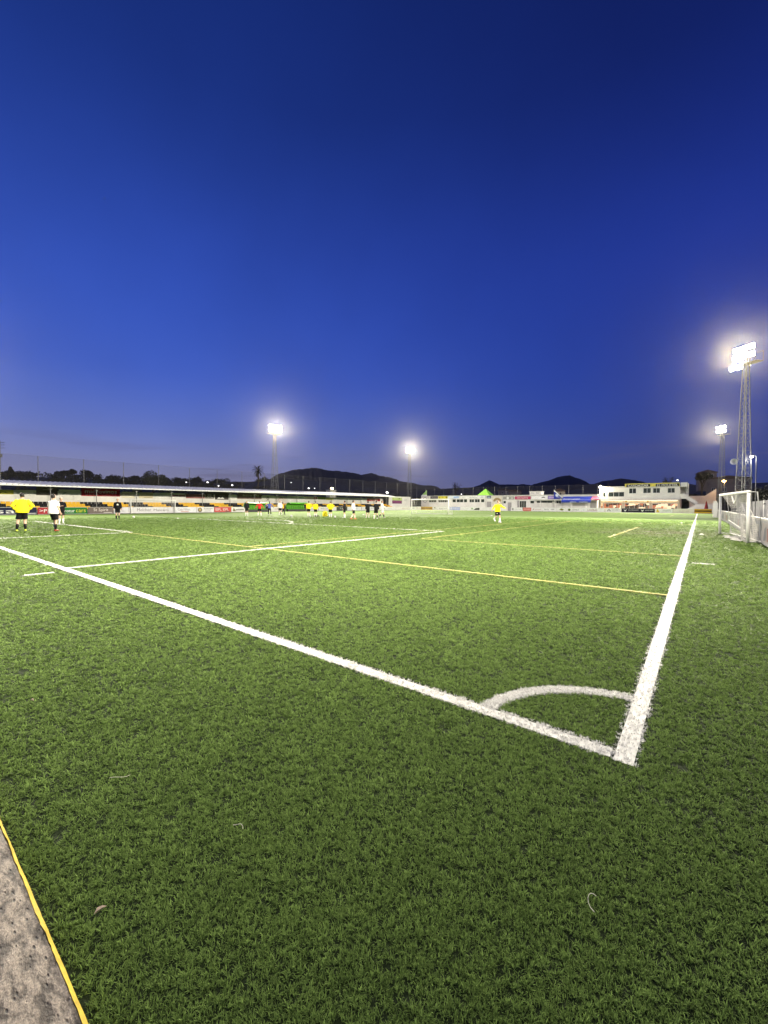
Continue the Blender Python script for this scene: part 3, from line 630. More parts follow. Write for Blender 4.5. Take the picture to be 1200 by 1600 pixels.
MB().box(wx(-64.52), wx(-64.44), wy(Y0), wy(Y1), zf-.16, zf-.04).build('gutter', m_roof, st)
for y in np.arange(-8, 86, 5.05):
    mb = MB().tube([(wx(-65.6), wy(y), .2), (wx(-65.6), wy(y), 3.62)], .05, 6); mb.tube([(wx(-65.6), wy(y), 3.1), (wx(-65.6), wy(y+.7), 3.66)], .025, 5); mb.tube([(wx(-65.6), wy(y), 3.1), (wx(-65.6), wy(y-.7), 3.66)], .025, 5)
    mb.build('roof_post', m_steel, st)
    MB().tube([(wx(-64.6), wy(y), 3.56), (wx(-69.0), wy(y), 4.12)], .06, 6).build('rafter', m_steel, st)
# advertising panels on the back wall
def wall_panel(ya, yb, z0, z1, colr, label, items=()):
    w = yb-ya; board(label, (-68.96, (ya+yb)/2, z0), R(90), w, z1-z0, colr, items, name='wall_banner', cat='banner', z0=0, t=.03, feet=False, frame=False)
DK = (.10, .085, .08); GREY = (.33, .33, .33); RED = (.42, .03, .03); WT = (.8, .8, .78)
wall_panel(5.2, 9.25, 2.45, 3.05, (.66, .60, .08), 'yellow banner at the left end of the stand wall', [('t', 'Instalaciones', 0, .38, 2.6, .2, (.12, .2, .05)), ('t', 'fontaneria', .3, .18, 1.6, .12, (.12, .2, .05))])
wall_panel(9.35, 11.35, 1.78, 3.1, (.66, .65, .62), 'off-white banner with a faint grey line of print beside the yellow one', [('t', '* Hotel Cala *', 0, .7, 1.5, .16, (.3, .3, .3))])
wall_panel(11.45, 13.75, 2.40, 3.6, DK, 'dark brown banner behind the player in white', [('t', 'restaurante', 0, .35, 1.5, .14, (.5, .48, .45)), ('r', 0, .8, .9, .05, (.5, .48, .45))])
wall_panel(13.85, 16.3, 1.78, 3.3, (.68, .67, .63), 'cream banner with a thin leaf logo left of the crimson one', [('p', [(-.9, .8), (-.6, .85), (-.3, 1.15), (-.7, 1.1)], (.2, .25, .22)), ('t', 'clinica dental', .35, .95, 1.2, .12, (.35, .38, .36)), ('t', 'tel 971', .35, .75, .6, .1, (.35, .38, .36))])
wall_panel(16.4, 21.3, 2.40, 3.66, CRIM, 'wide crimson banner with white lettering on the stand wall', [('t', 'microvinos', 0, .72, 4.0, .52, WT), ('t', 'tel. 971 56 25   info@microvinos', 0, .22, 3.9, .14, WT)])
wall_panel(21.5, 23.3, 2.2, 3.2, (.70, .66, .52), 'cream banner right of the crimson one above the side goal', [('t', 'es forn', 0, .6, 1.1, .2, (.4, .32, .2))])
wall_panel(23.9, 26.0, 2.2, 3.2, (.62, .55, .38), 'tan banner with scribbled dark print above the side goal', [('t', 'ca na Maria', 0, .6, 1.5, .25, (.2, .17, .12)), ('r', .3, .2, 1.2, .12, (.4, .35, .25))])
wall_panel(26.2, 31.1, 1.80, 3.2, (.70, .69, .66), 'plain white banner with two small maroon labels', [('r', .85, .95, 1.0, .25, (.25, .10, .10)), ('r', 1.95, .95, 1.0, .25, (.25, .10, .10)), ('t', 'Bar', -1.0, .9, .01, .01, GREY)])
wall_panel(31.25, 34.6, 2.30, 3.05, (.28, .10, .10), 'maroon banner with pale print under the stand roof', [('t', 'construcciones', 0, .45, 2.6, .22, (.5, .35, .33)), ('t', 'y reformas', 0, .2, 1.5, .14, (.5, .35, .33))])
wall_panel(34.7, 36.3, 2.30, 3.5, DK, 'black banner with stacked white words under the stand roof', [('t', 'BAR', 0, .72, .7, .2, WT), ('t', 'SPORT', 0, .47, 1.0, .2, WT), ('t', 'CLUB', 0, .24, 1.2, .18, WT)])
wall_panel(36.5, 39.2, 2.15, 3.6, (.07, .06, .06), 'dark banner with a small white crest under the stand roof', [('t', 'Sa Coma', .1, .75, 1.1, .16, (.6, .6, .58)), ('p', [(-.9, .2), (-.6, .55), (-.2, .3), (.1, .62), (.5, .2)], WT)])
wall_panel(39.3, 40.9, 2.0, 3.2, WT, 'white scalloped banner between the two dark ones', [('t', 'Gel', 0, .55, .8, .25, (.4, .4, .38))])
wall_panel(41.0, 46.4, 2.35, 3.6, (.17, .13, .12), 'long brown banner divided into five fields with white print', [('t', 'Restaurant  Es Pati', .3, .72, 3.6, .3, WT)] + [('r', -2.2+i*1.1, .3, .9, .45, (.22, .15, .14)) for i in range(5)])
wall_panel(46.6, 49.6, 1.85, 3.2, (.70, .69, .66), 'white banner with a round black crest left of the stand mast', [('c', -.2, .75, .33, (.08, .08, .08)), ('c', -.2, .75, .2, (.5, .5, .48)), ('r', -.2, .3, .8, .1, (.3, .3, .3))])
wall_panel(49.8, 52.6, 1.85, 3.1, (.66, .62, .58), 'white banner with faint brown curves before the stand mast', [('p', [(-.8, .3), (-.5, .9), (.2, 1.0), (.7, .5), (.2, .8), (-.4, .7)], (.4, .22, .2))])
wall_panel(52.8, 57.6, 1.9, 3.2, (.72, .72, .72), 'white banner with a blue heading right of the stand mast', [('t', 'PINTURES LLEVANT', -.9, 1.0, 2.4, .22, (.06, .10, .25)), ('r', 1.5, .95, 1.3, .4, (.45, .58, .66))])
wall_panel(57.8, 61.4, 2.5, 3.15, (.70, .66, .62), 'white banner with a red heading behind the players in yellow', [('t', 'FERRETERIA', -.3, .25, 2.2, .22, RED), ('r', 1.2, .36, 1.0, .4, RED)])
wall_panel(61.6, 64.0, 2.5, 3.2, (.20, .28, .07), 'olive green banner behind the players in yellow', [('t', 'jardi', 0, .35, 1.2, .2, (.4, .45, .2))])
wall_panel(64.1, 66.6, 2.4, 3.1, (.50, .50, .18), 'pale green banner with yellow letters on the stand wall', [('t', 'ELS OLORS', 0, .35, 1.9, .36, (.75, .68, .15))])
wall_panel(66.8, 71.5, 2.4, 3.1, (.72, .70, .68), 'white banner with thin grey print far along the stand wall', [('t', 'Assessoria Mas', 0, .4, 2.6, .2, (.3, .3, .32))])
wall_panel(71.7, 77.0, 2.4, 3.1, (.66, .66, .68), 'white banner with bold black lettering far along the stand wall', [('t', 'AUTOS MANACOR', 0, .35, 4.2, .42, (.06, .06, .09))])
wall_panel(79.0, 84.6, 2.3, 3.0, (.45, .04, .04), 'bright red banner at the far end of the stand wall', [('t', 'PIZZERIA', 0, .35, 3.4, .36, WT)])
# white wall closing the stand's far end, with its big green and purple panel
ew = thing('end_wall', 'white wall with green and purple panel past the stand roof', 'wall', (-67, 92, 0), R(90))
MB().box(-6.0, 4.5, 0, .2, 0, 3.75).build('wall', m_wallw, ew)
marks(ew, [('r', -2.2, 3.05, 4.6, .75, (.42, .55, .18)), ('r', -2.2, 2.2, 4.6, .9, (.16, .04, .13)), ('t', 'LA BOTIGA DEL CAMP', -2.2, 2.3, 4.0, .35, (.36, .12, .22)), ('t', 'agricola', -2.8, 3.1, 1.6, .4, (.65, .75, .4)), ('c', -1.2, 3.15, .22, (.10, .10, .06)), ('t', 'Jardi', 2.0, 2.8, 1.2, .4, (.2, .2, .25))], 0)

# ------------------------------------------------------------------ boards along the left touchline
def lb(ya, yb, colr, label, items=()): board(label, (-63.2, (ya+yb)/2, 0), R(90), yb-ya, .88, colr, items)
lb(2.4, 10.35, NAVY, 'navy board with white lettering at the left edge', [('t', 'vialsa', -.3, .45, 4.6, .52, WT), ('p', [(3.0, .12), (3.9, .16), (3.95, .22), (2.6, .18)], WT)])
lb(10.4, 12.5, (.36, .03, .04), 'red board with big white capitals behind the player in white', [('t', '>PAF', -.1, .47, 1.5, .4, WT)])
lb(12.55, 15.5, (.02, .16, .03), 'green board with white and yellow lettering', [('t', 'Protur', -.55, .45, 1.3, .4, WT), ('t', 'cars', .75, .42, 1.05, .34, (.62, .60, .06))])
lb(15.55, 18.5, (.16, .13, .115), 'brown grey board with pale hand lettering', [('t', 'St Spirit', 0, .5, 1.7, .5, (.7, .66, .6)), ('r', .8, .18, 1.0, .06, (.7, .66, .6))])
lb(18.55, 20.6, (.72, .72, .73), 'plain white board with a faint grey mark beside the side goal', [('p', [(-.3, .3), (.1, .42), (.4, .3), (.1, .34)], (.35, .38, .42))])
lb(20.65, 26.55, (.74, .74, .75), 'long white board with grey name lettering behind the side goal', [('t', 'Melchor', -1.2, .52, 1.9, .42, (.14, .13, .14)), ('t', 'Mascaro', 1.15, .49, 2.1, .36, (.14, .13, .14)), ('t', "'", 2.12, .74, .06, .1, (.14, .13, .14))])
lb(26.6, 30.15, (.72, .73, .74), 'white board with two-word grey lettering and a red line', [('t', 'Cala Millor', -.25, .55, 1.9, .36, (.15, .15, .17)), ('r', -.1, .22, 1.2, .09, (.55, .2, .18)), ('p', [(1.0, .1), (1.6, .7), (1.62, .78), (1.2, .4)], (.55, .6, .62)), ('p', [(-1.7, .5), (-1.3, .1), (-1.2, .15), (-1.6, .6)], (.55, .6, .62))])
lb(30.2, 33.1, (.74, .74, .73), 'white board with a round gold emblem and black heading', [('c', -.95, .45, .36, (.14, .12, .07)), ('c', -.95, .48, .22, (.45, .36, .18)), ('t', 'GARDEN', .4, .62, 1.5, .22, (.05, .05, .05)), ('t', 'HOTELS', .4, .38, 1.0, .12, (.2, .2, .2)), ('r', .4, .2, 1.3, .05, (.3, .3, .3))])
lb(33.15, 36.2, (.55, .08, .07), 'red board with white capitals between two white ones', [('t', 'ESPL. ESPL.', -.1, .5, 2.4, .4, WT), ('r', .85, .18, .9, .12, (.04, .03, .03))])
lb(36.25, 38.9, (.74, .73, .70), 'white board with a small dark crest and black stripe by the dugout', [('p', [(-1.1, .2), (-.9, .75), (-.5, .3), (-.6, .15)], (.22, .2, .1)), ('r', .3, .4, 1.6, .14, (.03, .03, .03)), ('t', 'Sant Llorenc', .35, .62, 1.0, .12, (.3, .3, .3))])
lb(43.9, 47.0, (.72, .70, .70), 'white board between the two green dugouts', [('r', .2, .5, .9, .2, (.6, .45, .45))])
lb(53.6, 56.3, (.72, .72, .74), 'white board with a blue block right of the second dugout', [('r', .9, .5, .5, .8, (.07, .10, .32)), ('t', 'Bahia', -.2, .5, 1.0, .25, (.2, .22, .4))])
lb(56.4, 61.8, (.74, .73, .73), 'white board with thin red print behind the yellow kit bag', [('t', 'Viatges Llevant', .3, .5, 2.8, .2, (.45, .15, .15)), ('t', 'tours', -1.6, .55, .8, .25, (.1, .2, .1))])
lb(61.9, 65.2, (.06, .07, .06), 'black board with small white letters beyond the players', [('t', 'T A X I', .2, .5, 1.8, .3, WT)])
lb(65.3, 70.2, (.74, .74, .76), 'white board with pale blue print far along the touchline', [('t', 'Banca March', .2, .5, 2.0, .3, (.25, .35, .55))])
lb(70.3, 75.8, (.70, .71, .74), 'white board with a grey blue block far along the touchline', [('r', -.8, .48, 1.4, .6, (.3, .34, .5)), ('t', 'optica', 1.2, .5, 1.3, .25, (.3, .3, .3))])
lb(75.9, 83.8, (.74, .74, .73), 'white board with small grey marks near the far corner', [('c', -1, .48, .28, (.35, .37, .45)), ('t', 'gestoria', 1.6, .5, 1.6, .22, (.3, .3, .3))])
lb(83.9, 96.3, (.74, .73, .71), 'white board with red script at the far left corner', [('t', 'Bernardo Cars', -1.4, .5, 3.3, .26, (.38, .10, .12)), ('r', 2.0, .5, 1.6, .3, (.35, .36, .40)), ('t', 'Mallorca', 4.8, .55, 2.2, .26, (.38, .10, .12))])
# dugouts
def dugout(label, yc, w):
    o = thing('dugout', label, 'dugout', (-62.95, yc, 0), R(90))
    n_ = 8; prof = [(.95*math.cos(a)-.15+.3, 1.0+.75*math.sin(a)) for a in np.linspace(0, math.pi*.72, n_)]
    prof = [(.95+.15, .05)] + prof
    vs_ = [(-w/2, y, z) for y, z in prof] + [(w/2, y, z) for y, z in prof]; k = len(prof)
    MB().add(vs_, [(i, i+1, i+1+k, i+k) for i in range(k-1)]).add([(v[0], v[1]+.03, v[2]+.03) for v in vs_], [(i, i+k, i+1+k, i+1) for i in range(k-1)]).build('shell', mat('green_polycarbonate', (.10, .36, .03), .25, .1), o)
    for s in (-1, 1): MB().tube([(s*w/2, 1.12, 0)] + [(s*w/2, y+.015, z+.015) for y, z in prof[1:]], .03, 5).build('end_frame', paint((.7, .7, .68)), o)
    MB().box(-w/2+.1, w/2-.1, .45, .95, 0, .42).build('bench', paint((.08, .08, .08)), o)
    nst = int(w/.55)
    for i in range(nst):
        x = -w/2+.3+i*(w-.6)/max(1, nst-1); MB().box(x-.2, x+.2, .5, .9, .43, .50).box(x-.2, x+.2, .84, .92, .50, 1.0).build('seat', paint((.10, .36, .03)), o)
dugout('green arched dugout behind the player in red', 41.4, 4.6); dugout('green arched dugout left of the two players in yellow', 50.8, 4.6)

# ball-stop net behind the stand
def ball_net(label, a, b_, h, step, n_, alpha, skip=()):
    a, b_ = Vector(a), Vector(b_); o = thing('ball_stop_fence', label, 'fence', tuple(a)); d = (b_-a)
    for i in range(n_):
        p = d.normalized()*step*i; MB().tube([p, p+Vector((0, 0, h))], .045, 6).build('post', mat('net_post', (.13, .13, .13), .5, .1, metal=.2), o)
    e = d.normalized()*step*(n_-1)
    nm = mat('ball_net', (.05, .048, .045), .8, .1, alpha=alpha)
    MB().quad((0, 0, 0), e, e+Vector((0, 0, h-.05)), (0, 0, h-.05)).build('net', nm, o)
    MB().tube([(0, 0, h-.05), e+Vector((0, 0, h-.05))], .012, 4).build('top_cable', mat('net_cable', (.10, .10, .10), .6), o)
ball_net('tall net fence on grey posts behind the covered stand', (-71, -8.9+.2, 0), (-71, 115, 0), 7.85, 5.2, 23, .14)
ball_net('net fence on grey posts behind the far end buildings', (-49.2-3.3*8, 108, 0), (0, 108, 0), 6.65, 3.3, 18, .35)
# ------------------------------------------------------------------ far end: boards, walls, changing rooms
def fb(xa, xb, colr, label, items=(), y=97.0): board(label, ((xa+xb)/2, y, 0), 0, xb-xa, .90, colr, items)
def striped(xa, xb, label, y=97.0): fb(xa, xb, (.62, .36, .03), label, [('r', 0, .50, xb-xa-.06, .24, (.015, .015, .015))], y)
striped(-65.0, -59.8, 'yellow board with a black band behind the loose goal')
fb(-59.7, -58.3, (.72, .71, .68), 'short white board with a black mark at the far left', [('p', [(-.4, .6), (0, .75), (.4, .55), (.1, .45)], (.05, .05, .05))])
fb(-58.2, -54.4, (.74, .73, .72), 'white board with dark print below the white corner building', [('t', 'Fusteria Sureda', 0, .52, 2.6, .25, (.12, .10, .14)), ('r', -.3, .25, 2.2, .06, (.3, .3, .3))])
fb(-54.3, -51.1, (.42, .47, .72), 'pale blue board under the changing room windows', [('t', 'Aigua', .2, .5, 1.5, .3, (.75, .76, .8))])
fb(-51.0, -48.1, (.74, .74, .74), 'plain white board under the changing room windows', [('t', 'ferros i alumini', 0, .55, 2.0, .12, (.4, .4, .4))])
fb(-48.0, -45.3, (.74, .75, .72), 'white board with a black wedge and green sprig', [('p', [(-.5, .15), (1.25, .15), (1.25, .75), (.2, .65)], (.05, .06, .05)), ('c', -.9, .5, .25, (.25, .4, .2))])
fb(-45.2, -38.0, (.73, .72, .71), 'long blank white board left of the gap', [('t', 'pinsos   i   llavors', -1.5, .5, 3.2, .12, (.5, .48, .46))])
fb(-37.0, -34.1, (.75, .75, .74), 'white board with a black ring logo and thin name', [('c', -.95, .48, .26, (.02, .02, .02)), ('c', -.9, .5, .15, (.75, .75, .74)), ('t', 'Punt i Coma', .45, .48, 1.5, .22, (.2, .2, .2))])
fb(-34.0, -32.0, (.55, .15, .12), 'salmon red board among white ones at the far end', [('t', 'PINTURES', 0, .48, 1.5, .3, (.75, .6, .56))])
fb(-31.9, -29.4, (.75, .74, .73), 'white board with a red swoosh and red name', [('p', [(-1.05, .2), (-.8, .65), (-.6, .7), (-.8, .4)], (.3, .05, .04)), ('t', 'TRANSFORM', .25, .42, 1.5, .22, (.34, .12, .12))])
fb(-29.3, -26.2, (.75, .75, .74), 'white board with two bold black words', [('t', 'BOTO', -.6, .5, 1.0, .3, (.08, .08, .10)), ('t', 'MAR', .75, .5, .8, .3, (.08, .08, .10))])
fb(-26.1, -23.9, (.75, .75, .72), 'white board with a dark olive leaf emblem', [('p', [(-.5, .5), (-.1, .75), (.5, .55), (.1, .25)], (.16, .16, .02))])
fb(-23.8, -20.9, (.75, .75, .73), 'white board with a round green emblem and grey capitals', [('c', -1.0, .48, .27, (.10, .13, .03)), ('t', 'ZEPIKA', .35, .48, 1.6, .3, (.22, .22, .20))])
fb(-20.8, -16.1, (.75, .75, .75), 'white board with dark red figures below the blue canopy', [('t', 'LOVING', -.1, .47, 1.9, .42, (.26, .04, .05)), ('t', 'bar', -1.7, .5, .6, .2, (.35, .35, .4))])
fb(-16.0, -12.95, (.75, .75, .74), 'white board with an arch emblem and grey capitals', [('p', [(-1.1, .25), (-1.1, .5), (-.8, .72), (-.5, .5), (-.5, .25), (-.65, .25), (-.65, .45), (-.95, .45), (-.95, .25)], (.2, .2, .18)), ('t', 'GARDEN', .45, .55, 1.5, .26, (.25, .25, .22))])
fb(-12.9, -6.95, (.02, .02, .035), 'long black board with white bird marks before the clubhouse', [('p', [(-2.6, .7), (-2.3, .5), (-2.0, .72), (-2.2, .3), (-2.35, .25)], WT), ('t', 'VOLTOR SPORT', -.8, .55, 1.9, .2, WT), ('p', [(.5, .7), (.8, .5), (1.1, .72), (.9, .3), (.75, .25)], WT), ('t', 'VOLTOR SPORT', 2.0, .55, 1.5, .2, WT)])
fb(-6.9, -3.95, (.75, .75, .74), 'white board with a yellow figure and black name', [('p', [(-1.3, .15), (-1.2, .7), (-1.0, .85), (-.9, .5), (-.7, .15)], (.62, .45, .05)), ('t', 'RANDSTAL', .5, .48, 1.4, .22, (.10, .10, .10))])
fb(-3.9, -.6, (.70, .66, .58), 'cream board with faint brown print near the touchline end', [('t', 'Es Centre', .1, .5, 1.6, .2, (.52, .42, .30)), ('r', .9, .35, 1.0, .05, (.5, .45, .38))])
striped(-.55, 2.15, 'yellow board with a black band at the far right corner')

m_glass = mat('dark_glass', (.030, .040, .034), .08, .3, 2, spec=.8); m_frame = paint((.74, .74, .72))
m_litw = mat('lit_window', (.5, .42, .34), .4, .5, 3, emit=(1.0, .70, .45), estr=.22)
t = m_litw.node_tree; nd = t.nodes; vo = nd.new('ShaderNodeTexVoronoi'); vo.inputs['Scale'].default_value = 1.5; vo.distance = 'CHEBYCHEV'
tcx = nd.new('ShaderNodeTexCoord'); t.links.new(tcx.outputs['Object'], vo.inputs['Vector']); rpp = nd.new('ShaderNodeValToRGB'); rpp.color_ramp.interpolation = 'CONSTANT'
sepc = nd.new('ShaderNodeSeparateColor'); t.links.new(vo.outputs['Color'], sepc.inputs[0]); t.links.new(sepc.outputs[0], rpp.inputs[0]); e = rpp.color_ramp.elements
e[0].color = (.05, .03, .02, 1); e[1].position = .30; e[1].color = (.45, .16, .08, 1)
for p, c in ((.5, (.9, .55, .3)), (.66, (.16, .12, .09)), (.82, (1, .8, .55))): q = e.new(p); q.color = (*c, 1)
t.links.new(rpp.outputs[0], nd['Principled BSDF'].inputs['Emission Color']); nd['Principled BSDF'].inputs['Emission Strength'].default_value = .45; t.links.new(rpp.outputs[0], nd['Principled BSDF'].inputs['Base Color'])
def wall_open(root, x0, x1, z0, z1, ops, m, t=.2, name='wall'):
    """wall facing -y with openings, reveals included"""
    xs = sorted({x0, x1} | {v for o in ops for v in o[:2]}); zs = sorted({z0, z1} | {v for o in ops for v in o[2:4]}); mb = MB()
    for i in range(len(xs)-1):
        for k in range(len(zs)-1):
            cx_, cz = (xs[i]+xs[i+1])/2, (zs[k]+zs[k+1])/2
            if any(o[0] < cx_ < o[1] and o[2] < cz < o[3] for o in ops): continue
            mb.quad((xs[i], 0, zs[k]), (xs[i+1], 0, zs[k]), (xs[i+1], 0, zs[k+1]), (xs[i], 0, zs[k+1]))
    for a, b_, c, d in [o[:4] for o in ops]:
        mb.quad((a, 0, c), (a, 0, d), (a, t, d), (a, t, c)); mb.quad((b_, 0, c), (b_, t, c), (b_, t, d), (b_, 0, d))
        mb.quad((a, 0, c), (a, t, c), (b_, t, c), (b_, 0, c)); mb.quad((a, 0, d), (b_, 0, d), (b_, t, d), (a, t, d))
    return mb.build(name, m, root)
def window(root, a, b_, c, d, n_=2, m=None, y=.10, sill=True):
    f = MB(); w = .05
    f.box(a, b_, y-.03, y+.03, c, c+w); f.box(a, b_, y-.03, y+.03, d-w, d); f.box(a, a+w, y-.031, y+.031, c+w, d-w); f.box(b_-w, b_, y-.031, y+.031, c+w, d-w)
    for i in range(1, n_): x = a+(b_-a)*i/n_; f.box(x-w/2, x+w/2, y-.029, y+.029, c+w, d-w)
    o = f.build('window', m_frame, root)
    for i in range(n_):
        p, q = a+(b_-a)*i/n_+w/2, a+(b_-a)*(i+1)/n_-w/2
        MB().box(p, q, y-.006, y+.006, c+w, d-w).build('pane', m or m_glass, o)
    if sill: MB().box(a-.05, b_+.05, -.05, .0-.004, c-.06, c-.005).build('sill', m_frame, o)
    return o
def block(root, x0, x1, depth, z1, m, t=.2, roof=True):
    mb = MB(); mb.box(x0, x0+.15, t, depth, 0, z1); mb.box(x1-.15, x1, t, depth, 0, z1); mb.box(x0, x1, depth-.15, depth, 0, z1-.01); mb.box(x0+.15, x1-.15, 1.2, 1.3, 0, z1-.3)
    mb.build('side_wall', m, root)
    if roof: MB().box(x0-.15, x1+.15, -.15, depth+.15, z1+.003, z1+.15).build('roof', mat('flat_roof', (.5, .49, .47), .8), root)
# changing rooms
cr = thing('changing_room_building', 'low white changing room building with a row of dark windows', 'building', (0, 101, 0))
ops = [(-55.6, -54.5, 2.2, 3.1), (-54.3, -52.2, 2.2, 3.1), (-52.0, -51.0, 2.2, 3.1), (-50.3, -48.9, 2.2, 3.1), (-48.7, -47.2, 2.2, 3.1), (-46.9, -45.9, 2.2, 3.1)]
ops0 = [(-65.2, -60.9, 2.2, 2.9), (-60.3, -56.9, 2.2, 2.9)]
wall_open(cr, -66, -45.5, 0, 4.0, ops+ops0, m_wallw); block(cr, -66, -45.5, 5, 4.0, m_wallw)
for a, b_, c, d in ops: window(cr, a, b_, c, d, 1 if b_-a < 1.2 else 2)
for a, b_, c, d in ops0: window(cr, a, b_, c, d, 5)
def ub(xa, xb, z0, z1, colr, label, items=(), y=100.9): board(label, ((xa+xb)/2, y, z0), 0, xb-xa, z1-z0, colr, items, name='wall_banner', cat='banner', z0=0, t=.05, feet=False, frame=False)
ub(-66, -63.2, 1.0, 3.95, (.62, .59, .56), 'tall cream banner with a round grey crest at the far left corner', [('c', 0, 1.9, .85, (.3, .3, .3)), ('c', 0, 1.9, .6, (.62, .59, .56)), ('t', 'IB', 0, 1.9, .6, .6, (.25, .25, .25))], 100.7)
ub(-62.9, -60.3, 3.2, 4.0, (.10, .09, .10), 'dark banner under the green flag at the far left', [('t', 'Serralleria', 0, .4, 1.8, .25, (.4, .36, .36))])
ub(-60.2, -57.1, 3.2, 4.0, (.66, .60, .06), 'bright yellow banner on the corner building wall', [('r', -1.2, .42, .15, .4, (.12, .10, .02)), ('c', 0, .5, .14, (.15, .12, .02)), ('c', 1.2, .45, .25, (.2, .16, .02))])
ub(-57.0, -53.4, 3.25, 4.0, (.55, .66, .82), 'pale blue and white banner above the changing room windows', [('r', -.9, .38, 1.6, .5, (.75, .77, .8)), ('r', .9, .38, 1.5, .5, (.38, .5, .76))])
ub(-53.3, -45.6, 3.25, 4.0, (.75, .75, .75), 'long white banner with thin dark script above the windows', [('t', 'Obres', -2.6, .42, .9, .14, (.2, .2, .2)), ('t', 'Bartomeu', .4, .38, 2.2, .26, (.25, .25, .28)), ('p', [(2.3, .2), (2.9, .55), (3.5, .2), (2.9, .35)], (.35, .38, .42))])
# passage, doorways and bar front right of the changing rooms
bf = thing('bar_front', 'white low bar building with doorways and serving openings at the far end', 'building', (0, 101.1, 0))
ops = [(-45.2, -43.9, .05, 2.4), (-40.6, -39.9, 1.9, 2.6), (-39.4, -38.4, .05, 2.2), (-36.9, -36.4, .05, 2.7), (-36.3, -34.6, .3, 2.6), (-33.6, -32.6, 1.9, 2.65), (-32.0, -28.2, 2.05, 2.6), (-27.8, -26.2, 1.9, 2.7), (-19.8, -18.6, .05, 2.5)]
wall_open(bf, -45.4, -18.3, 0, 3.95, ops, m_wallw); block(bf, -45.4, -18.3, 4.5, 3.95, m_wallw)
for i, (a, b_, c, d) in enumerate(ops):
    if c > .1: window(bf, a, b_, c, d, 1 if b_-a < 1.3 else 3, sill=False)
    else:
        dr = MB().box(a+.02, b_-.02, .06, .11, c, d-.02).build('door', paint((.34, .33, .33)), bf); MB().box(b_-.2, b_-.12, .02, .055, 1.0, 1.15).build('handle', m_steel, dr)
mb = MB().box(-32.2, -18.6, -1.6, .0-.004, 2.72, 2.86); mb.build('canopy', m_wallw, bf)
for x in (-30.6, -27.2, -23.5, -20.4): MB().box(x-.08, x+.08, -1.5, -1.34, 0, 2.715).build('column', m_wallw, bf)
ub(-45.2, -43.95, 3.2, 3.95, (.10, .12, .16), 'small dark blue panel above the passage door', [('r', 0, .35, .9, .3, (.35, .42, .5))], 101.0)
ub(-43.6, -40.8, .9, 3.9, (.62, .58, .50), 'tall cream banner with a tan arch behind the running player', [('p', [(-1.1, 1.6)] + [(1.1*math.cos(a), 1.6+.95*math.sin(a)) for a in np.linspace(math.pi, 0, 10)] + [(.7, 1.5), (0, 2.0), (-.7, 1.5)], (.30, .23, .12))], 100.9)
ub(-40.6, -37.7, 2.9, 3.75, (.30, .30, .28), 'grey banner with a white disc left of the rose one', [('c', -.2, .42, .34, (.75, .75, .72)), ('c', .9, .42, .28, (.5, .5, .46))], 100.95)
ub(-37.5, -33.4, 2.9, 3.75, (.42, .06, .14), 'rose red banner with white capitals at the far end', [('t', 'MATISATA', 0, .42, 2.8, .3, WT)], 100.95)
ub(-33.3, -29.3, 2.95, 3.85, (.75, .75, .75), 'white banner with a black paw mark at the far end', [('p', [(.5, .3), (.7, .6), (1.2, .65), (1.5, .3), (1.0, .42)], (.06, .06, .06)), ('t', 'Clinica', -.6, .42, 1.1, .12, (.3, .3, .3))], 100.9)
ub(-29.2, -26.4, 2.95, 3.8, (.26, .20, .45), 'violet banner with white print left of the blue flag', [('t', 'perruqueria', 0, .45, 2.2, .3, (.7, .66, .75))], 100.85)
rb = thing('roof_cabin', 'small white cabin on the bar roof at the far end', 'cabin', (-32.7, 102.4, 4.1)); MB().box(-1.45, 1.45, 0, 2, .004, .85).box(-1.6, 1.6, -.12, 2.1, .853, .95).build('walls', m_wallw, rb); marks(rb, [('t', 'Sa', -.7, .5, .7, .25, (.1, .1, .1)), ('t', 'Bar', .6, .5, .8, .25, (.1, .1, .1))], 0)
# peaked sails above the far wall
def sail(label, pts, colr, stripe=None, loc=(0, 0, 0), mark=None):
    o = thing('fabric_sail', label, 'sail', loc); n_ = len(pts)
    mb = MB().add(pts + [(p[0], p[1]+.03, p[2]) for p in pts], [tuple(range(n_)), tuple(range(2*n_-1, n_-1, -1))] + [(i, i+n_, (i+1) % n_+n_, (i+1) % n_) for i in range(n_)]); mb.build('cloth', paint(colr), o)
    if stripe: MB().add(stripe, [tuple(range(len(stripe)))]).build('border', paint((.75, .76, .72)), o)
    MB().tube([(pts[0][0], pts[0][1]+.08, -2.5), (pts[0][0], pts[0][1]+.08, pts[0][2]+.1)], .035, 5).build('pole', m_steel, o)
    if mark: marks(o, mark, 0)
sail('pale green triangular flag sail at the far left corner', [(0, 0, 1.75), (-2.06, 0, 0), (0, 0, 0)], (.27, .46, .14), [(0, -.01, .35), (-1.6, -.01, .35), (-2.06, -.01, 0), (0, -.01, 0)], (-65.4, 102.9, 4.17))
tent = thing('peaked_tent', 'bright green pyramid tent top over the changing rooms', 'tent', (-46.9, 104.2, 3.0))
MB().add([(-1.9, -1.9, 1.0), (1.9, -1.9, 1.0), (1.9, 1.9, 1.0), (-1.9, 1.9, 1.0), (0, 0, 3.05)], [(0,1,4), (1,2,4), (2,3,4), (3,0,4), (0,3,2,1)]).build('canopy', paint((.22, .50, .06)), tent)
MB().box(-1.9, 1.9, -1.93, -1.90, .72, 1.0).box(1.9, 1.93, -1.9, 1.9, .72, 1.0).build('valance', paint((.22, .50, .06)), tent)
for sx in (-1, 1):
    for sy in (-1, 1): MB().tube([(sx*1.85, sy*1.85, -2.9), (sx*1.85, sy*1.85, 1.0)], .03, 5).build('leg', m_steel, tent)
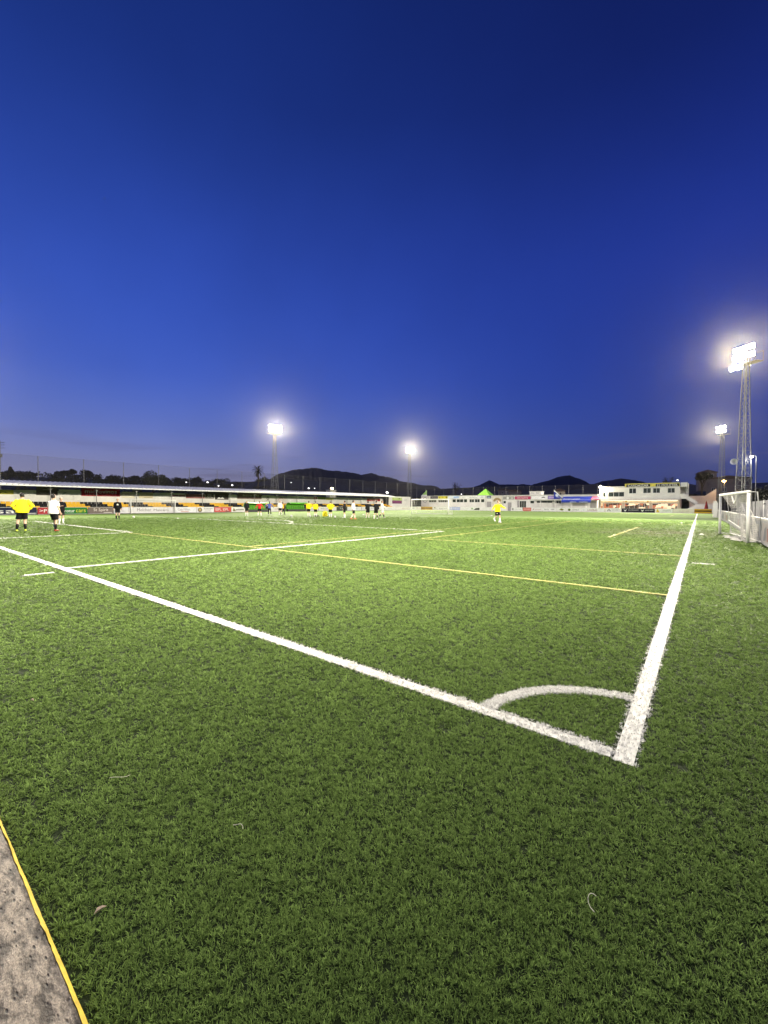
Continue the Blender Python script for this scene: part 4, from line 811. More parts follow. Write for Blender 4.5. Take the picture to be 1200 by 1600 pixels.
sail('dark blue triangular flag with white stars at the far end', [(0, 0, 2.25), (0, 0, 0), (2.1, 0, .25)], (.02, .035, .28), [(0, -.01, 2.25), (0, -.01, 1.95), (1.75, -.01, .38), (2.1, -.01, .25)], (-27.7, 100.5, 3.0), [('c', .7, .95, .38, (.5, .55, .7)), ('t', '***', 1.1, .5, 1.0, .2, WT)])
aw = thing('blue_awning', 'long blue awning with white lettering at the far end', 'awning', (-22.5, 100.2, 2.4))
MB().add([(-3.1, -1.3, .0), (3.2, -1.3, 0), (3.2, .6, 1.15), (-3.1, .6, 1.15), (-3.1, -1.3, .06), (3.2, -1.3, .06), (3.2, .6, 1.21), (-3.1, .6, 1.21)], [(0,3,2,1), (4,5,6,7), (0,1,5,4), (1,2,6,5), (2,3,7,6), (3,0,4,7)]).build('cloth', paint((.03, .05, .30)), aw)
MB().box(-3.1, 3.2, -1.33, -1.303, -.28, .06).build('valance', paint((.03, .05, .28)), aw)
tx = link('lettering', text_mesh('MOTOS LLEVANT', 3.6, .4, paint(WT)), aw, (-1.0, -.52, .72)); tx.rotation_euler = (R(-58.8), 0, 0); tx.location = (-1.0, -.5, .56)
MB().box(-1.2, .2, -1.34, -1.332, -.2, -.08).box(.8, 2.6, -1.34, -1.332, -.2, -.08).build('lettering', paint((.6, .63, .7)), aw)
ra = thing('rose_awning', 'small rose pink awning between blue awning and clubhouse', 'awning', (-18.5, 100.4, 2.7))
MB().add([(-.9, -.8, .2), (.8, -.8, .2), (.8, .6, .85), (-.9, .6, .85), (-.9, -.8, .26), (.8, -.8, .26), (.8, .6, .91), (-.9, .6, .91)], [(0,3,2,1), (4,5,6,7), (0,1,5,4), (1,2,6,5), (2,3,7,6), (3,0,4,7)]).build('cloth', paint((.55, .13, .22)), ra); MB().box(-.9, .8, -.83, -.803, -.05, .26).build('valance', paint((.50, .12, .20)), ra)

# ------------------------------------------------------------------ clubhouse
ch = thing('clubhouse', 'two-storey white clubhouse with lit ground floor and roof banner', 'building', (0, 103, 0))
gops = [(-17.95, -17.5, .35, 2.05), (-17.3, -13.6, .6, 2.05), (-13.1, -8.4, .5, 2.05), (-7.9, -3.4, .6, 2.0)]
m_cream = mat('cream_plaster', (.50, .42, .31), .8, .06, .8)
wall_open(ch, -18.2, -3.0, 0, 2.75, gops, m_cream, name='ground_floor_wall')
for i, (a, b_, c, d) in enumerate(gops): window(ch, a, b_, c, d, (1, 4, 5, 4)[i], m_litw, sill=False)
uops = [(-17.5, -16.9, 3.5, 4.6), (-16.4, -13.2, 3.5, 4.6), (-12.3, -10.9, 4.2, 5.4), (-9.6, -8.15, 4.25, 5.4), (-7.8, -6.5, 4.25, 5.35), (-5.2, -3.9, 4.25, 5.3)]
wall_open(ch, -18.2, -3.0, 2.88, 5.5, uops, m_wallw, name='upper_wall')
for i, (a, b_, c, d) in enumerate(uops): window(ch, a, b_, c, d, (1, 3, 2, 2, 2, 2)[i])
block(ch, -18.2, -3.0, 9, 5.5, m_wallw)
MB().box(-18.35, -2.9, -.35, -.004, 2.72, 2.88).build('ledge', mat('ledge_stone', (.42, .41, .39), .8), ch)
MB().box(-18.2, -13.2, .003, .3, 5.5, 5.82).build('parapet', m_wallw, ch)
bn = board('black and yellow lettered banner along the clubhouse roof', (-8.1, 102.9, 5.5), 0, 10.0, .92, (.62, .55, .12), [('r', -2.45, .40, 4.5, .66, (.008, .008, .008)), ('t', 'CARDASSAR', -2.45, .42, 3.9, .5, (.8, .79, .74)), ('r', 2.85, .40, 4.1, .66, (.008, .008, .008)), ('t', 'ES MOLETER', 2.85, .42, 3.6, .5, (.8, .79, .74)), ('p', [(-.35, .2), (.75, .74), (.95, .74), (-.1, .15)], (.75, .66, .12)), ('r', 0, .05, 9.9, .07, (.008, .008, .008))], name='roof_banner', cat='banner', z0=0, t=.06, feet=False, frame=False)
for k, (a, b_, s_) in enumerate(((-18.0, -13.4, 'Cafeteria'), (-13.2, -8.3, 'C.D. CARDASSAR'), (-8.1, -3.1, 'CAMPIONS  LLIGA'))):
    sg = board(('cream shop sign on the left third of the clubhouse front', 'cream shop sign with two crests on the middle of the clubhouse', 'cream shop sign on the right third of the clubhouse front')[k], ((a+b_)/2, 102.9, 2.12), 0, b_-a-.1, .56, (.68, .56, .38), [('t', s_, 0, .28, (b_-a)*.55, .2, (.25, .14, .08))] + ([('c', -2.05, .3, .2, (.3, .2, .05)), ('c', 2.05, .3, .2, (.3, .2, .05))] if k == 1 else []), name='shop_sign', cat='sign', z0=0, t=.05, feet=False, frame=False)
ld = bpy.data.lights.new('shop_light', 'AREA'); ld.shape = 'RECTANGLE'; ld.size = 14; ld.size_y = .2; ld.energy = 90; ld.color = (1, .78, .52)
lo = bpy.data.objects.new('shop_light', ld); COL.objects.link(lo); lo.location = (-10.6, 102.68, 2.68); lo.rotation_euler = (R(-20), 0, 0)
MB().box(-17.8, -3.4, -.30, -.18, 2.66, 2.715).build('strip_light', mat('strip_light', (1, .9, .75), .4, 0, emit=(1, .82, .6), estr=2.5), ch)
# tables with parasol silhouettes are too small to show; the stair at the side
sr = thing('outside_stair', 'white outside stair and landing on the right side of the clubhouse', 'stair', (0, 103, 0))
MB().box(-2.95, -1.95, 0, 2.5, 3.0, 3.2).box(-2.95, -1.95, -.1, -.003, 3.0, 4.0).build('landing', m_wallw, sr)
MB().prism([(-1.95, 3.0), (-.1, 1.55), (-.1, 2.35), (-1.95, 3.85)], -.1, .0).build('balustrade', m_wallw, sr)
for i in range(9): MB().box(-1.95+i*.2, -1.74+i*.2, 0.01, 1.2, 2.85-i*.17-.12, 2.98-i*.17).build('step', m_cw, sr)
MB().box(-2.0, -1.6, 1.3, 2.4, 3.2, 6.3).box(-2.95, -2.0, 2.4, 2.5, 3.2, 5.5).box(-2.95, -1.75, -.05, 2.5, 5.503, 6.4).build('stair_head', m_wallw, sr)
for y_ in (-.06,): MB().tube([(-2.1, y_, 3.85), (-2.1, y_, 5.5)], .05, 6).build('post', m_steel, sr)
MB().tube([(-1.78, -.15, 5.0), (-1.78, -.15, 6.6)], .06, 6).build('flue', m_steel, sr)
# ramp walls right of the clubhouse
rw = thing('retaining_wall', 'white stepped retaining wall rising behind the clubhouse stair', 'wall', (0, 112, 0))
MB().prism([(-1.6, 0), (3.1, 0), (3.1, 5.3), (1.15, 3.75), (-1.6, 3.75)], 0, .25).build('wall', m_wallw, rw)
lw_ = thing('ramp_wall', 'low sloping white ramp wall below the clubhouse stair', 'wall', (0, 100.2, 0))
MB().prism([(-1.6, 0), (2.6, 0), (2.6, 1.9), (-.1, 1.9), (-1.6, 1.0)], 0, .2).build('wall', m_wallw, lw_)
cone = thing('red_parasol', 'closed dark red parasol standing at the far right corner', 'parasol', (1.3, 98.6, 0))
MB().tube([(0, 0, .85), (0, 0, 1.1), (0, 0, 2.2), (0, 0, 2.5)], [.34, .33, .12, .03], 8).build('canopy', paint((.20, .012, .02)), cone); MB().tube([(0, 0, 0), (0, 0, .9)], .03, 6).build('pole', m_steel, cone); MB().tube([(0, 0, 0), (0, 0, .08)], .3, 10).build('base', m_cw, cone)

# ------------------------------------------------------------------ right side: low wall with posters, back wall
m_pw = mat('weathered_white_wall', (.27, .265, .27), .8, .18, 1.4, .2, 20)
pw = thing('perimeter_wall', 'low white concrete wall along the right touchline with faded posters', 'wall', (2.15, 30, 0), R(-90))
MB().box(-37.5, 42, 0, .16, 0, .90).build('wall', m_pw, pw); MB().box(-37.5, 42, -.03, .19, .903, .965).build('coping', mat('coping', (.36, .35, .33), .8, .15, 2), pw)
for i in range(22):
    xx = 40.2-3.4*i; gcol = ((.22, .225, .25), (.27, .265, .26), (.25, .225, .225))[i % 3]
    f_ = MB().box(xx-1.35, xx+1.35, -.012, -.003, .10, .82).build('poster', paint(gcol), pw)
    marks(f_, [('r', xx-.9, .5, .5, .42, (.07, .07, .09)), ('r', xx-.9, .2, .5, .05, (.10, .10, .12)), ('r', xx+.35, .46, 1.2, .5, (.33, .32, .32)), ('r', xx+.35, .28, 1.2, .07, (.2, .2, .22))] if i % 2 else [('p', [(xx-1.0, .15), (xx-.3, .2), (xx-.2, .7), (xx-.7, .6)], (.11, .12, .15)), ('r', xx+.5, .42, .9, .46, (.20, .08, .08) if i % 4 == 0 else (.12, .12, .14))], -.012)
tag(MB().box(1.62, 2.02, 64.2, 64.6, 0, 2.1).box(2.02, 2.10, 64.2, 67, .0, 1.9).build('white_partition', m_wallw), 'tall narrow white partition at the far end of the low wall', 'partition')
bw = thing('back_wall', 'plain white wall beyond the path on the right', 'wall', (6.3, 52, 0), R(-90))
MB().box(-45, 30, 0, .2, 0, 2.15).build('wall', m_pw, bw)
for xx in (-6.0, -10.5, -2.0, 3.0): MB().box(xx-.5, xx+.5, -.10, -.004, .2, 2.22).build('pier', m_wallw, bw)
bin_ = thing('parked_bench', 'dark bench with a pale cushion on the path behind the low wall', 'bench', (4.3, 33, 0), R(-80))
MB().box(-1.2, 1.2, -.25, .25, .42, .48).build('seat', paint((.05, .05, .05)), bin_); MB().box(-1.2, 1.2, .25, .30, .5, .95).build('backrest', paint((.05, .05, .05)), bin_)
for s in (-1, 1): MB().box(s*1.0-.04, s*1.0+.04, -.22, .26, 0, .42).build('leg', m_steel, bin_)

# goals with nets
m_goal = paint((.80, .79, .75)); m_net = mat('net_cord', (.66, .64, .60), .8, .1)
def net_sheet(P_, nu, nv, r=.004):
    """cords along a grid of points P_[i][j]"""
    mb = MB()
    for i in range(nu+1): mb.tube([P_(i/nu, j/nv) for j in range(nv+1)], r, 3, cap=False)
    for j in range(nv+1): mb.tube([P_(i/nu, j/nv) for i in range(nu+1)], r, 3, cap=False)
    return mb
def goal(label, loc, rz, w, h, dt, db, cell, r=.004, pr=.055, special=False):
    o = thing('football_goal', label, 'goal', loc, rz)       # mouth in the local xz plane facing -y
    for s in (-1, 1):
        MB().tube([(s*w/2, 0, 0), (s*w/2, 0, h+pr*.9)], pr, 10).build('post', m_goal, o, smooth=True)
        MB().tube([(s*w/2, 0, h), (s*w/2, dt, h-.02), (s*w/2, db, .05), (s*w/2, .05, .05)], .025, 6).build('side_frame', m_goal if not special else mat('grey_steel', (.5, .5, .48), .5), o)
    MB().tube([(-w/2-pr, 0, h), (w/2+pr, 0, h)], pr, 10).build('crossbar', m_goal, o, smooth=True)
    MB().tube([(-w/2, db, .05), (w/2, db, .05)], .03, 6).build('ground_bar', m_goal, o)
    def back(u, v):
        x = -w/2+w*u
        if v < .3: return (x, dt*v/.3, h - .10*math.sin(v/.3*math.pi)*math.sin(u*math.pi))
        t_ = (v-.3)/.7; return (x, dt+(db-dt)*t_ + .12*math.sin(t_*math.pi), (h-.02)*(1-t_)+.04*t_)
    if not special:
        mb = net_sheet(back, max(6, int(w/cell)), max(6, int((h+dt)/cell)), r)
        for s in (-1, 1):
            def side(u, v, s=s): return (s*w/2, (dt+(db-dt)*v)*u, h*(1-v)+.04)
            sm_ = net_sheet(side, max(4, int(db/cell)), max(6, int(h/cell)), r); mb.add(sm_.v, sm_.f)
        mb.build('net', m_net, o)
    else:
        # far half of the net stretched, near half unhooked and hanging in folds to the ground
        # local +x is the end nearer the camera
        def far(u, v): x = -w/2 + w*.5*u; return (x, .03+(dt+.1)*min(1, v*3)+.05*math.sin(v*3), h*(1-v)+.04)
        net_sheet(far, 26, 17, .0035).build('net', m_net, o)
        def fold(u, v):
            x0 = -.15 + (w/2+.1)*u; t_ = max(0, v-.12)/.88
            x = x0*(1-.25*math.exp(-((v-.22)/.12)**2)) + .10*math.sin(u*22+v*3)*t_
            y = .10 + .30*math.sin(u*17)*t_*.5 + .25*t_ - (.55*max(0, v-.9)/.1*.6)
            z = h*(1-min(1, v/.92)) + .03 + (.25*math.exp(-((u-.2)/.12)**2)*(-1 if v < .3 else 0))*min(1, v/.15)
            return (x, y, max(.04, z))
        net_sheet(fold, 46, 30, .0055).build('hanging_net', m_net, o)
        def pool(u, v): return (-.3+(w/2+.2)*u, -.28+.5*v+.08*math.sin(u*15), .05+.07*abs(math.sin(u*13+v*5))*math.sin(v*math.pi))
        net_sheet(pool, 40, 12, .006).build('net_pile', m_net, o)
        MB().tube([(-.9, .12, h-.10), (-.5, .12, h-.38), (-.2, .10, h-.45), (.25, .08, h-.30), (.45, .05, h-.03)], .03, 6).build('gathered_net', m_goal, o)
        MB().tube([(-w/2, .35, .72), (-w/2+1.7, .5, .42), (-.6, .55, .3)], .025, 6).build('net_bar', m_goal, o)
    return o
p0, p1 = Vector((1.09, 24.5, 0)), Vector((1.75, 18.6, 0)); d = p1-p0
goal('near white side goal with its net unhooked, against the right wall', ((p0.x+p1.x)/2, (p0.y+p1.y)/2, 0), math.atan2(d.y, d.x), d.length, 2.0, .25, .45, .12, special=True)
goal('white side goal before the stand on the far touchline', (-61.95, 23.2, 0), R(90), 6.0, 1.92, .5, 1.0, .22, .006, .06)
goal('loose full-size goal standing in the middle of the pitch', (-32.9, 51.5, 0), 0, 6.6, 2.28, .6, 1.4, .26, .006, .07)

# ------------------------------------------------------------------ trees
m_bark = mat('bark', (.07, .05, .035), .9, .3, 6, .4, 20)
def leaf_mat(name, c): return mat(name, c, .7, .45, .8)
def tree(label, x, y, z, H, hw, colr, seed, n_leaf=2600, lf=.32, kind='round', bare=False):
    r_ = random.Random(seed); o = thing('tree', label, 'tree', (x, y, z)); tr = MB()
    tr.tube([(0, 0, -.8), (.05, 0, H*.25), (-.05, .05, H*.6)], [hw*.10+.06, hw*.08+.04, hw*.03+.02], 7)
    blobs = []
    for i in range(9 if kind != 'cypress' else 7):
        if kind == 'cypress': c = Vector((r_.uniform(-.1, .1)*hw, r_.uniform(-.1, .1)*hw, H*(.2+.75*i/7))); rad = hw*(1.05-.8*i/7)
        elif kind == 'umbrella': a = r_.uniform(0, 6.28); q = hw*math.sqrt(r_.random())*.75; c = Vector((q*math.cos(a), q*math.sin(a), H*r_.uniform(.74, .9))); rad = hw*r_.uniform(.28, .45)
        else: a = r_.uniform(0, 6.28); q = hw*r_.uniform(.1, .68); c = Vector((q*math.cos(a), q*math.sin(a), H*r_.uniform(.42, .84))); rad = hw*r_.uniform(.3, .5)
        blobs.append((c, rad)); tr.tube([(0, 0, H*r_.uniform(.2, .45)), c*.6+Vector((0, 0, H*.12)), c], [hw*.04+.02, hw*.025+.015, .02], 5)
        if bare:
            for _ in range(5): e = c+Vector((r_.gauss(0, rad*.8), r_.gauss(0, rad*.8), abs(r_.gauss(0, rad*.9)))); tr.tube([c*.75, (c+e)/2+Vector((0, 0, .1)), e], [.03, .02, .01], 4)
    tr.build('trunk', m_bark, o)
    mb = MB(); n_leaf = n_leaf//8 if bare else n_leaf
    tot = sum(b_[1]**2 for b_ in blobs)
    for c, rad in blobs:
        for _ in range(int(n_leaf*rad*rad/tot)):
            v = Vector((r_.gauss(0, 1), r_.gauss(0, 1), r_.gauss(0, 1))).normalized()*rad*(r_.random()**.35)*(1.18 if r_.random() < .1 else 1); v.z *= .8
            p = c+v; a = Vector((r_.gauss(0, 1), r_.gauss(0, 1), r_.gauss(0, 1))).normalized(); b_ = a.orthogonal().normalized(); s_ = lf*r_.uniform(.5, 1.2)
            mb.add([p-a*s_, p-b_*s_*.45, p+a*s_, p+b_*s_*.45], [(0,1,2,3)])
    mb.build('crown', leaf_mat('leaf_%02d%02d' % (int(colr[0]*300), int(colr[1]*300)), colr), o)
DKG = (.030, .034, .018); LTG = (.07, .08, .045)
k = 300/170.
for nm, x, y, top, hw, kind, sd in (('slim dark cypress at the left edge above the stand', -167.4, 25.4, 12.8, .9, 'cypress', 1), ('small round dark tree beside the left cypress', -166.5, 30.7, 10.7, 1.2, 'round', 2), ('broad dark tree behind the left part of the stand', -164.8, 38, 12.0, 2.4, 'round', 3), ('tall tuft-topped dark tree left of the crimson banner', -166.2, 40.6, 13.0, 1.4, 'round', 4), ('wide round dark tree over the crimson banner', -163.2, 44.3, 12.3, 2.8, 'round', 5),
      ('low dark tree right of the crimson banner', -161, 51.2, 10.5, 1.9, 'round', 6), ('low round dark tree left of the pale lit tree', -159.1, 56.7, 11.0, 2.3, 'round', 7), ('dark tree just right of the pale lit tree', -153.5, 70.1, 10.9, 3.0, 'round', 8), ('wide dark tree above the middle of the stand roof', -152.9, 75.8, 11.4, 4.1, 'round', 9), ('wide dark tree left of the palm', -146.7, 82.8, 11.1, 4.2, 'round', 10), ('dark tree right behind the palm', -138.9, 95.5, 11.9, 3.2, 'round', 11)):
    X, Y = CAM.x+(x-CAM.x)*k, CAM.y+(y-CAM.y)*k; Zt = CAM.z+(top-CAM.z)*k; zb = land_z(X, Y)-1.2
    tree(nm, X, Y, zb, Zt-zb, hw*k, DKG, sd, 1500, .45, kind)
tree('pale floodlit tree behind the stand roof', -138.4, 54.8, 5.8, 5.6, 4.1, LTG, 21, 3400, .26)
tree('bare branched tree on the far slope right of the end mast', -102.7, 191.9, 7, 6.8, 3.4, DKG, 22, 1500, .3, bare=True)
tree('bare tree behind the clubhouse roof', -7.7, 157.3, 6, 5.3, 2.0, DKG, 23, 1200, .25, bare=True)
tree('dark umbrella pine on the bank right of the clubhouse', .6, 133, 4.5, 5.9, 2.3, (.028, .024, .016), 24, 2600, .2, 'umbrella')
tree('tall green tree at the right edge beyond the wall', 9.6, 57.5, 3.2, 5.2, 2.4, (.045, .055, .022), 25, 3000, .16)
# palm
pl = thing('palm_tree', 'single palm tree standing dark against the sky', 'palm tree', (-122.9, 83.1, 5.0))
MB().tube([(0, 0, 0), (.1, 0, 4), (0, .05, 8.0)], [.28, .2, .2], 8).build('trunk', m_bark, pl)
r_ = random.Random(5)
m_palm = leaf_mat('palm_leaf', (.010, .011, .006))
for i in range(34):
    mb = MB(); az = i*2.399; el = R(78-i*3.6); L = r_.uniform(2.0, 2.6); pts = []
    p = Vector((0, 0, 8.2)); ang = el
    for s_ in range(6): pts.append(p.copy()); p += Vector((math.cos(az)*math.cos(ang), math.sin(az)*math.cos(ang), math.sin(ang)))*L/5; ang -= .20
    sd = Vector((-math.sin(az), math.cos(az), 0))
    for s_ in range(1, 6):
        wd = .42*(1-abs(s_-3.4)/4.5)
        for sg in (-1, 1): mb.add([pts[s_-1], pts[s_-1]+sd*sg*wd+Vector((0, 0, -.15))+(pts[s_]-pts[s_-1])*.7, pts[s_]+sd*sg*.03, pts[s_]], [(0,1,2,3)])
    mb.build('frond', m_palm, pl)
sk = MB()
for i in range(60): a = r_.uniform(0, 6.28); q = r_.uniform(.3, .55); z = r_.uniform(6.2, 7.9); sk.add([(.2*math.cos(a), .2*math.sin(a), z+.4), (q*math.cos(a+.15), q*math.sin(a+.15), z-.5), (q*math.cos(a-.15), q*math.sin(a-.15), z-.5)], [(0,1,2)])
sk.build('dead_frond_skirt', m_bark, pl)
# undergrowth on the slope and hedge on the bank
def thicket(name, label, spots, colr, seed, per=70, lf=.5):
    r_ = random.Random(seed); mb = MB()
    for x, y, z, s_ in spots:
        for _ in range(per):
            v = Vector((r_.gauss(0, 1), r_.gauss(0, 1), r_.gauss(0, 1))).normalized()*s_*r_.random()**.4; p = Vector((x, y, z))+Vector((v.x*1.3, v.y*1.3, v.z*.8))
            a = Vector((r_.gauss(0, 1), r_.gauss(0, 1), r_.gauss(0, 1))).normalized(); b_ = a.orthogonal().normalized(); q = lf*r_.uniform(.5, 1.2)
            mb.add([p-a*q, p-b_*q*.5, p+a*q, p+b_*q*.5], [(0,1,2,3)])
    return tag(mb.build(name, leaf_mat('thicket_'+name, colr)), label, 'undergrowth', kind='stuff')
r_ = random.Random(9); sp = []
for _ in range(520):
    x = r_.uniform(-310, -95); y = r_.uniform(-20, 230); s_ = r_.uniform(.9, 2.4); sp.append((x, y, land_z(x, y)+.3*s_, s_))
thicket('undergrowth', 'dark scrub and bushes covering the slope behind the stand', sp, (.035, .038, .022), 31, 60, .55)
sp = [(r_.uniform(-75, 0), r_.uniform(118, 190), r_.uniform(1, 4), r_.uniform(1.2, 2.6)) for _ in range(120)]
thicket('undergrowth', 'dark scrub beyond the far end net fence', sp, (.030, .034, .020), 32, 70, .5)
sp = []
for _ in range(130):
    y = r_.uniform(54, 150); x = 7.4 + abs(r_.gauss(0, 1))*2.5; sp.append((x, y, r_.uniform(2.0, 4.2), r_.uniform(.6, 1.3)))
thicket('hedge', 'dark hedge on the bank above the right-hand wall', sp, (.022, .026, .013), 33, 120, .22)
sp = [(r_.uniform(-1.5, 6.0), r_.uniform(114, 122), r_.uniform(2.2, 3.9), r_.uniform(.7, 1.2)) for _ in range(30)]
thicket('hedge', 'dark bushes behind the stepped retaining wall', sp, (.022, .024, .014), 34, 140, .22)
# houses on the slope at right
def house(label, x, y, z, w, d_, h, rz, colr, wins):
    o = thing('house', label, 'house', (x, y, z), rz); m = mat('plaster_%d' % int(colr[0]*1000), colr, .85, .15, .5)
    op = [(a, a+.9, b_, b_+1.1) for a, b_ in wins]
    wall_open(o, -w/2, w/2, -3, h, op, m); MB().box(-w/2, -w/2+.2, .2, d_, -3, h).box(w/2-.2, w/2, .2, d_, -3, h).box(-w/2, w/2, d_-.2, d_, -3, h-.01).build('side_wall', m, o)
    for a, b_, c, e in op: window(o, a, b_, c, e, 2)
    MB().prism([(-w/2-.3, h), (w/2+.3, h), (w/2+.3, h+.15), (0, h+.9), (-w/2-.3, h+.15)], -.3, d_+.3).build('roof', mat('dark_tiles', (.10, .06, .05), .9, .2, 4), o)
house('dim brown house high on the slope at right', 2.0, 150, 9.0, 4.2, 7, 2.3, R(5), (.22, .17, .15), [(-1.2, .8), (.5, .8)])
house('wide dim house on the slope behind the far right mast', 6.5, 146, 4.8, 9.5, 8, 4.4, R(-4), (.20, .165, .14), [(-3.6, .8), (-1.2, .8), (1.4, .8), (3.0, .8)])
house('small pale house beyond the changing rooms', -73, 185, 6.0, 6, 6, 2.6, R(20), (.24, .20, .19), [(-1.5, .8), (.8, .8)])
house('brown house gable beyond the tent', -62, 168, 4.2, 5, 6, 3.2, R(15), (.22, .16, .14), [(-1.2, 1.0), (.6, 1.0)])
o = house('small cream house lit by a lamp beyond the violet banner', -32.5, 124, 0, 3.0, 4, 5.6, R(10), (.45, .38, .28), [(-.9, 3.6)])
up = thing('utility_pole', 'utility pole with crossarms at the left edge', 'pole', (-108.5, 14.0, 0))
MB().tube([(0, 0, 0), (0, 0, 13.6)], .12, 6).build('shaft', m_steel, up)
for z in (12.2, 12.8, 13.3): MB().tube([(-.9, -.6, z), (.9, .6, z)], .05, 4).build('crossarm', m_steel, up)
MB().box(-.5, .5, -.3, .3, 10.4, 11.0).build('transformer', m_house, up)
# ------------------------------------------------------------------ people
m_skin = mat('skin', (.52, .33, .24), .55, .06, 8); m_skin2 = mat('skin_tan', (.36, .215, .145), .55, .06, 8)
def remesh(mb, vox, m, smooth=3):
    me = mb.mesh('tmp', m, True); o = bpy.data.objects.new('tmp', me); COL.objects.link(o)
    md = o.modifiers.new('r', 'REMESH'); md.mode = 'VOXEL'; md.voxel_size = vox; md.use_smooth_shade = True
    if smooth: s_ = o.modifiers.new('s', 'SMOOTH'); s_.iterations = smooth; s_.factor = .5
    dg = bpy.context.evaluated_depsgraph_get(); out = bpy.data.meshes.new_from_object(o.evaluated_get(dg))
    bpy.data.objects.remove(o); bpy.data.meshes.remove(me)
    out.materials.clear(); out.materials.append(m); out.polygons.foreach_set('use_smooth', [True]*len(out.polygons)); return out
ARMS = {'down': ((.245, .03, 1.16), (.265, -.05, .92)), 'hips': ((.37, .09, 1.16), (.215, -.02, .99)), 'front': ((.25, -.06, 1.17), (.05, -.24, 1.20)), 'behind': ((.30, .12, 1.17), (.06, .17, 1.02)),
        'out': ((.40, -.05, 1.26), (.62, -.14, 1.16)), 'fwd': ((.26, -.12, 1.18), (.24, -.36, 1.14)), 'back': ((.26, .18, 1.2), (.28, .22, .97)), 'point': ((.42, -.08, 1.33), (.68, -.12, 1.26)), 'wide': ((.36, .0, 1.22), (.50, -.06, 1.0))}
LEGS = {'stand': ((.095, -.02, .50), (.10, .02, .085)), 'wide': ((.15, -.02, .50), (.20, .02, .085)), 'stepf': ((.10, -.18, .52), (.10, -.22, .09)), 'stepb': ((.10, .05, .49), (.10, .33, .13)), 'lift': ((.10, -.22, .58), (.11, .02, .24)),
        'runb': ((.10, .02, .50), (.10, .36, .34)), 'bent': ((.14, -.15, .50), (.15, .06, .085)), 'lunge': ((.20, -.10, .52), (.38, -.05, .085))}
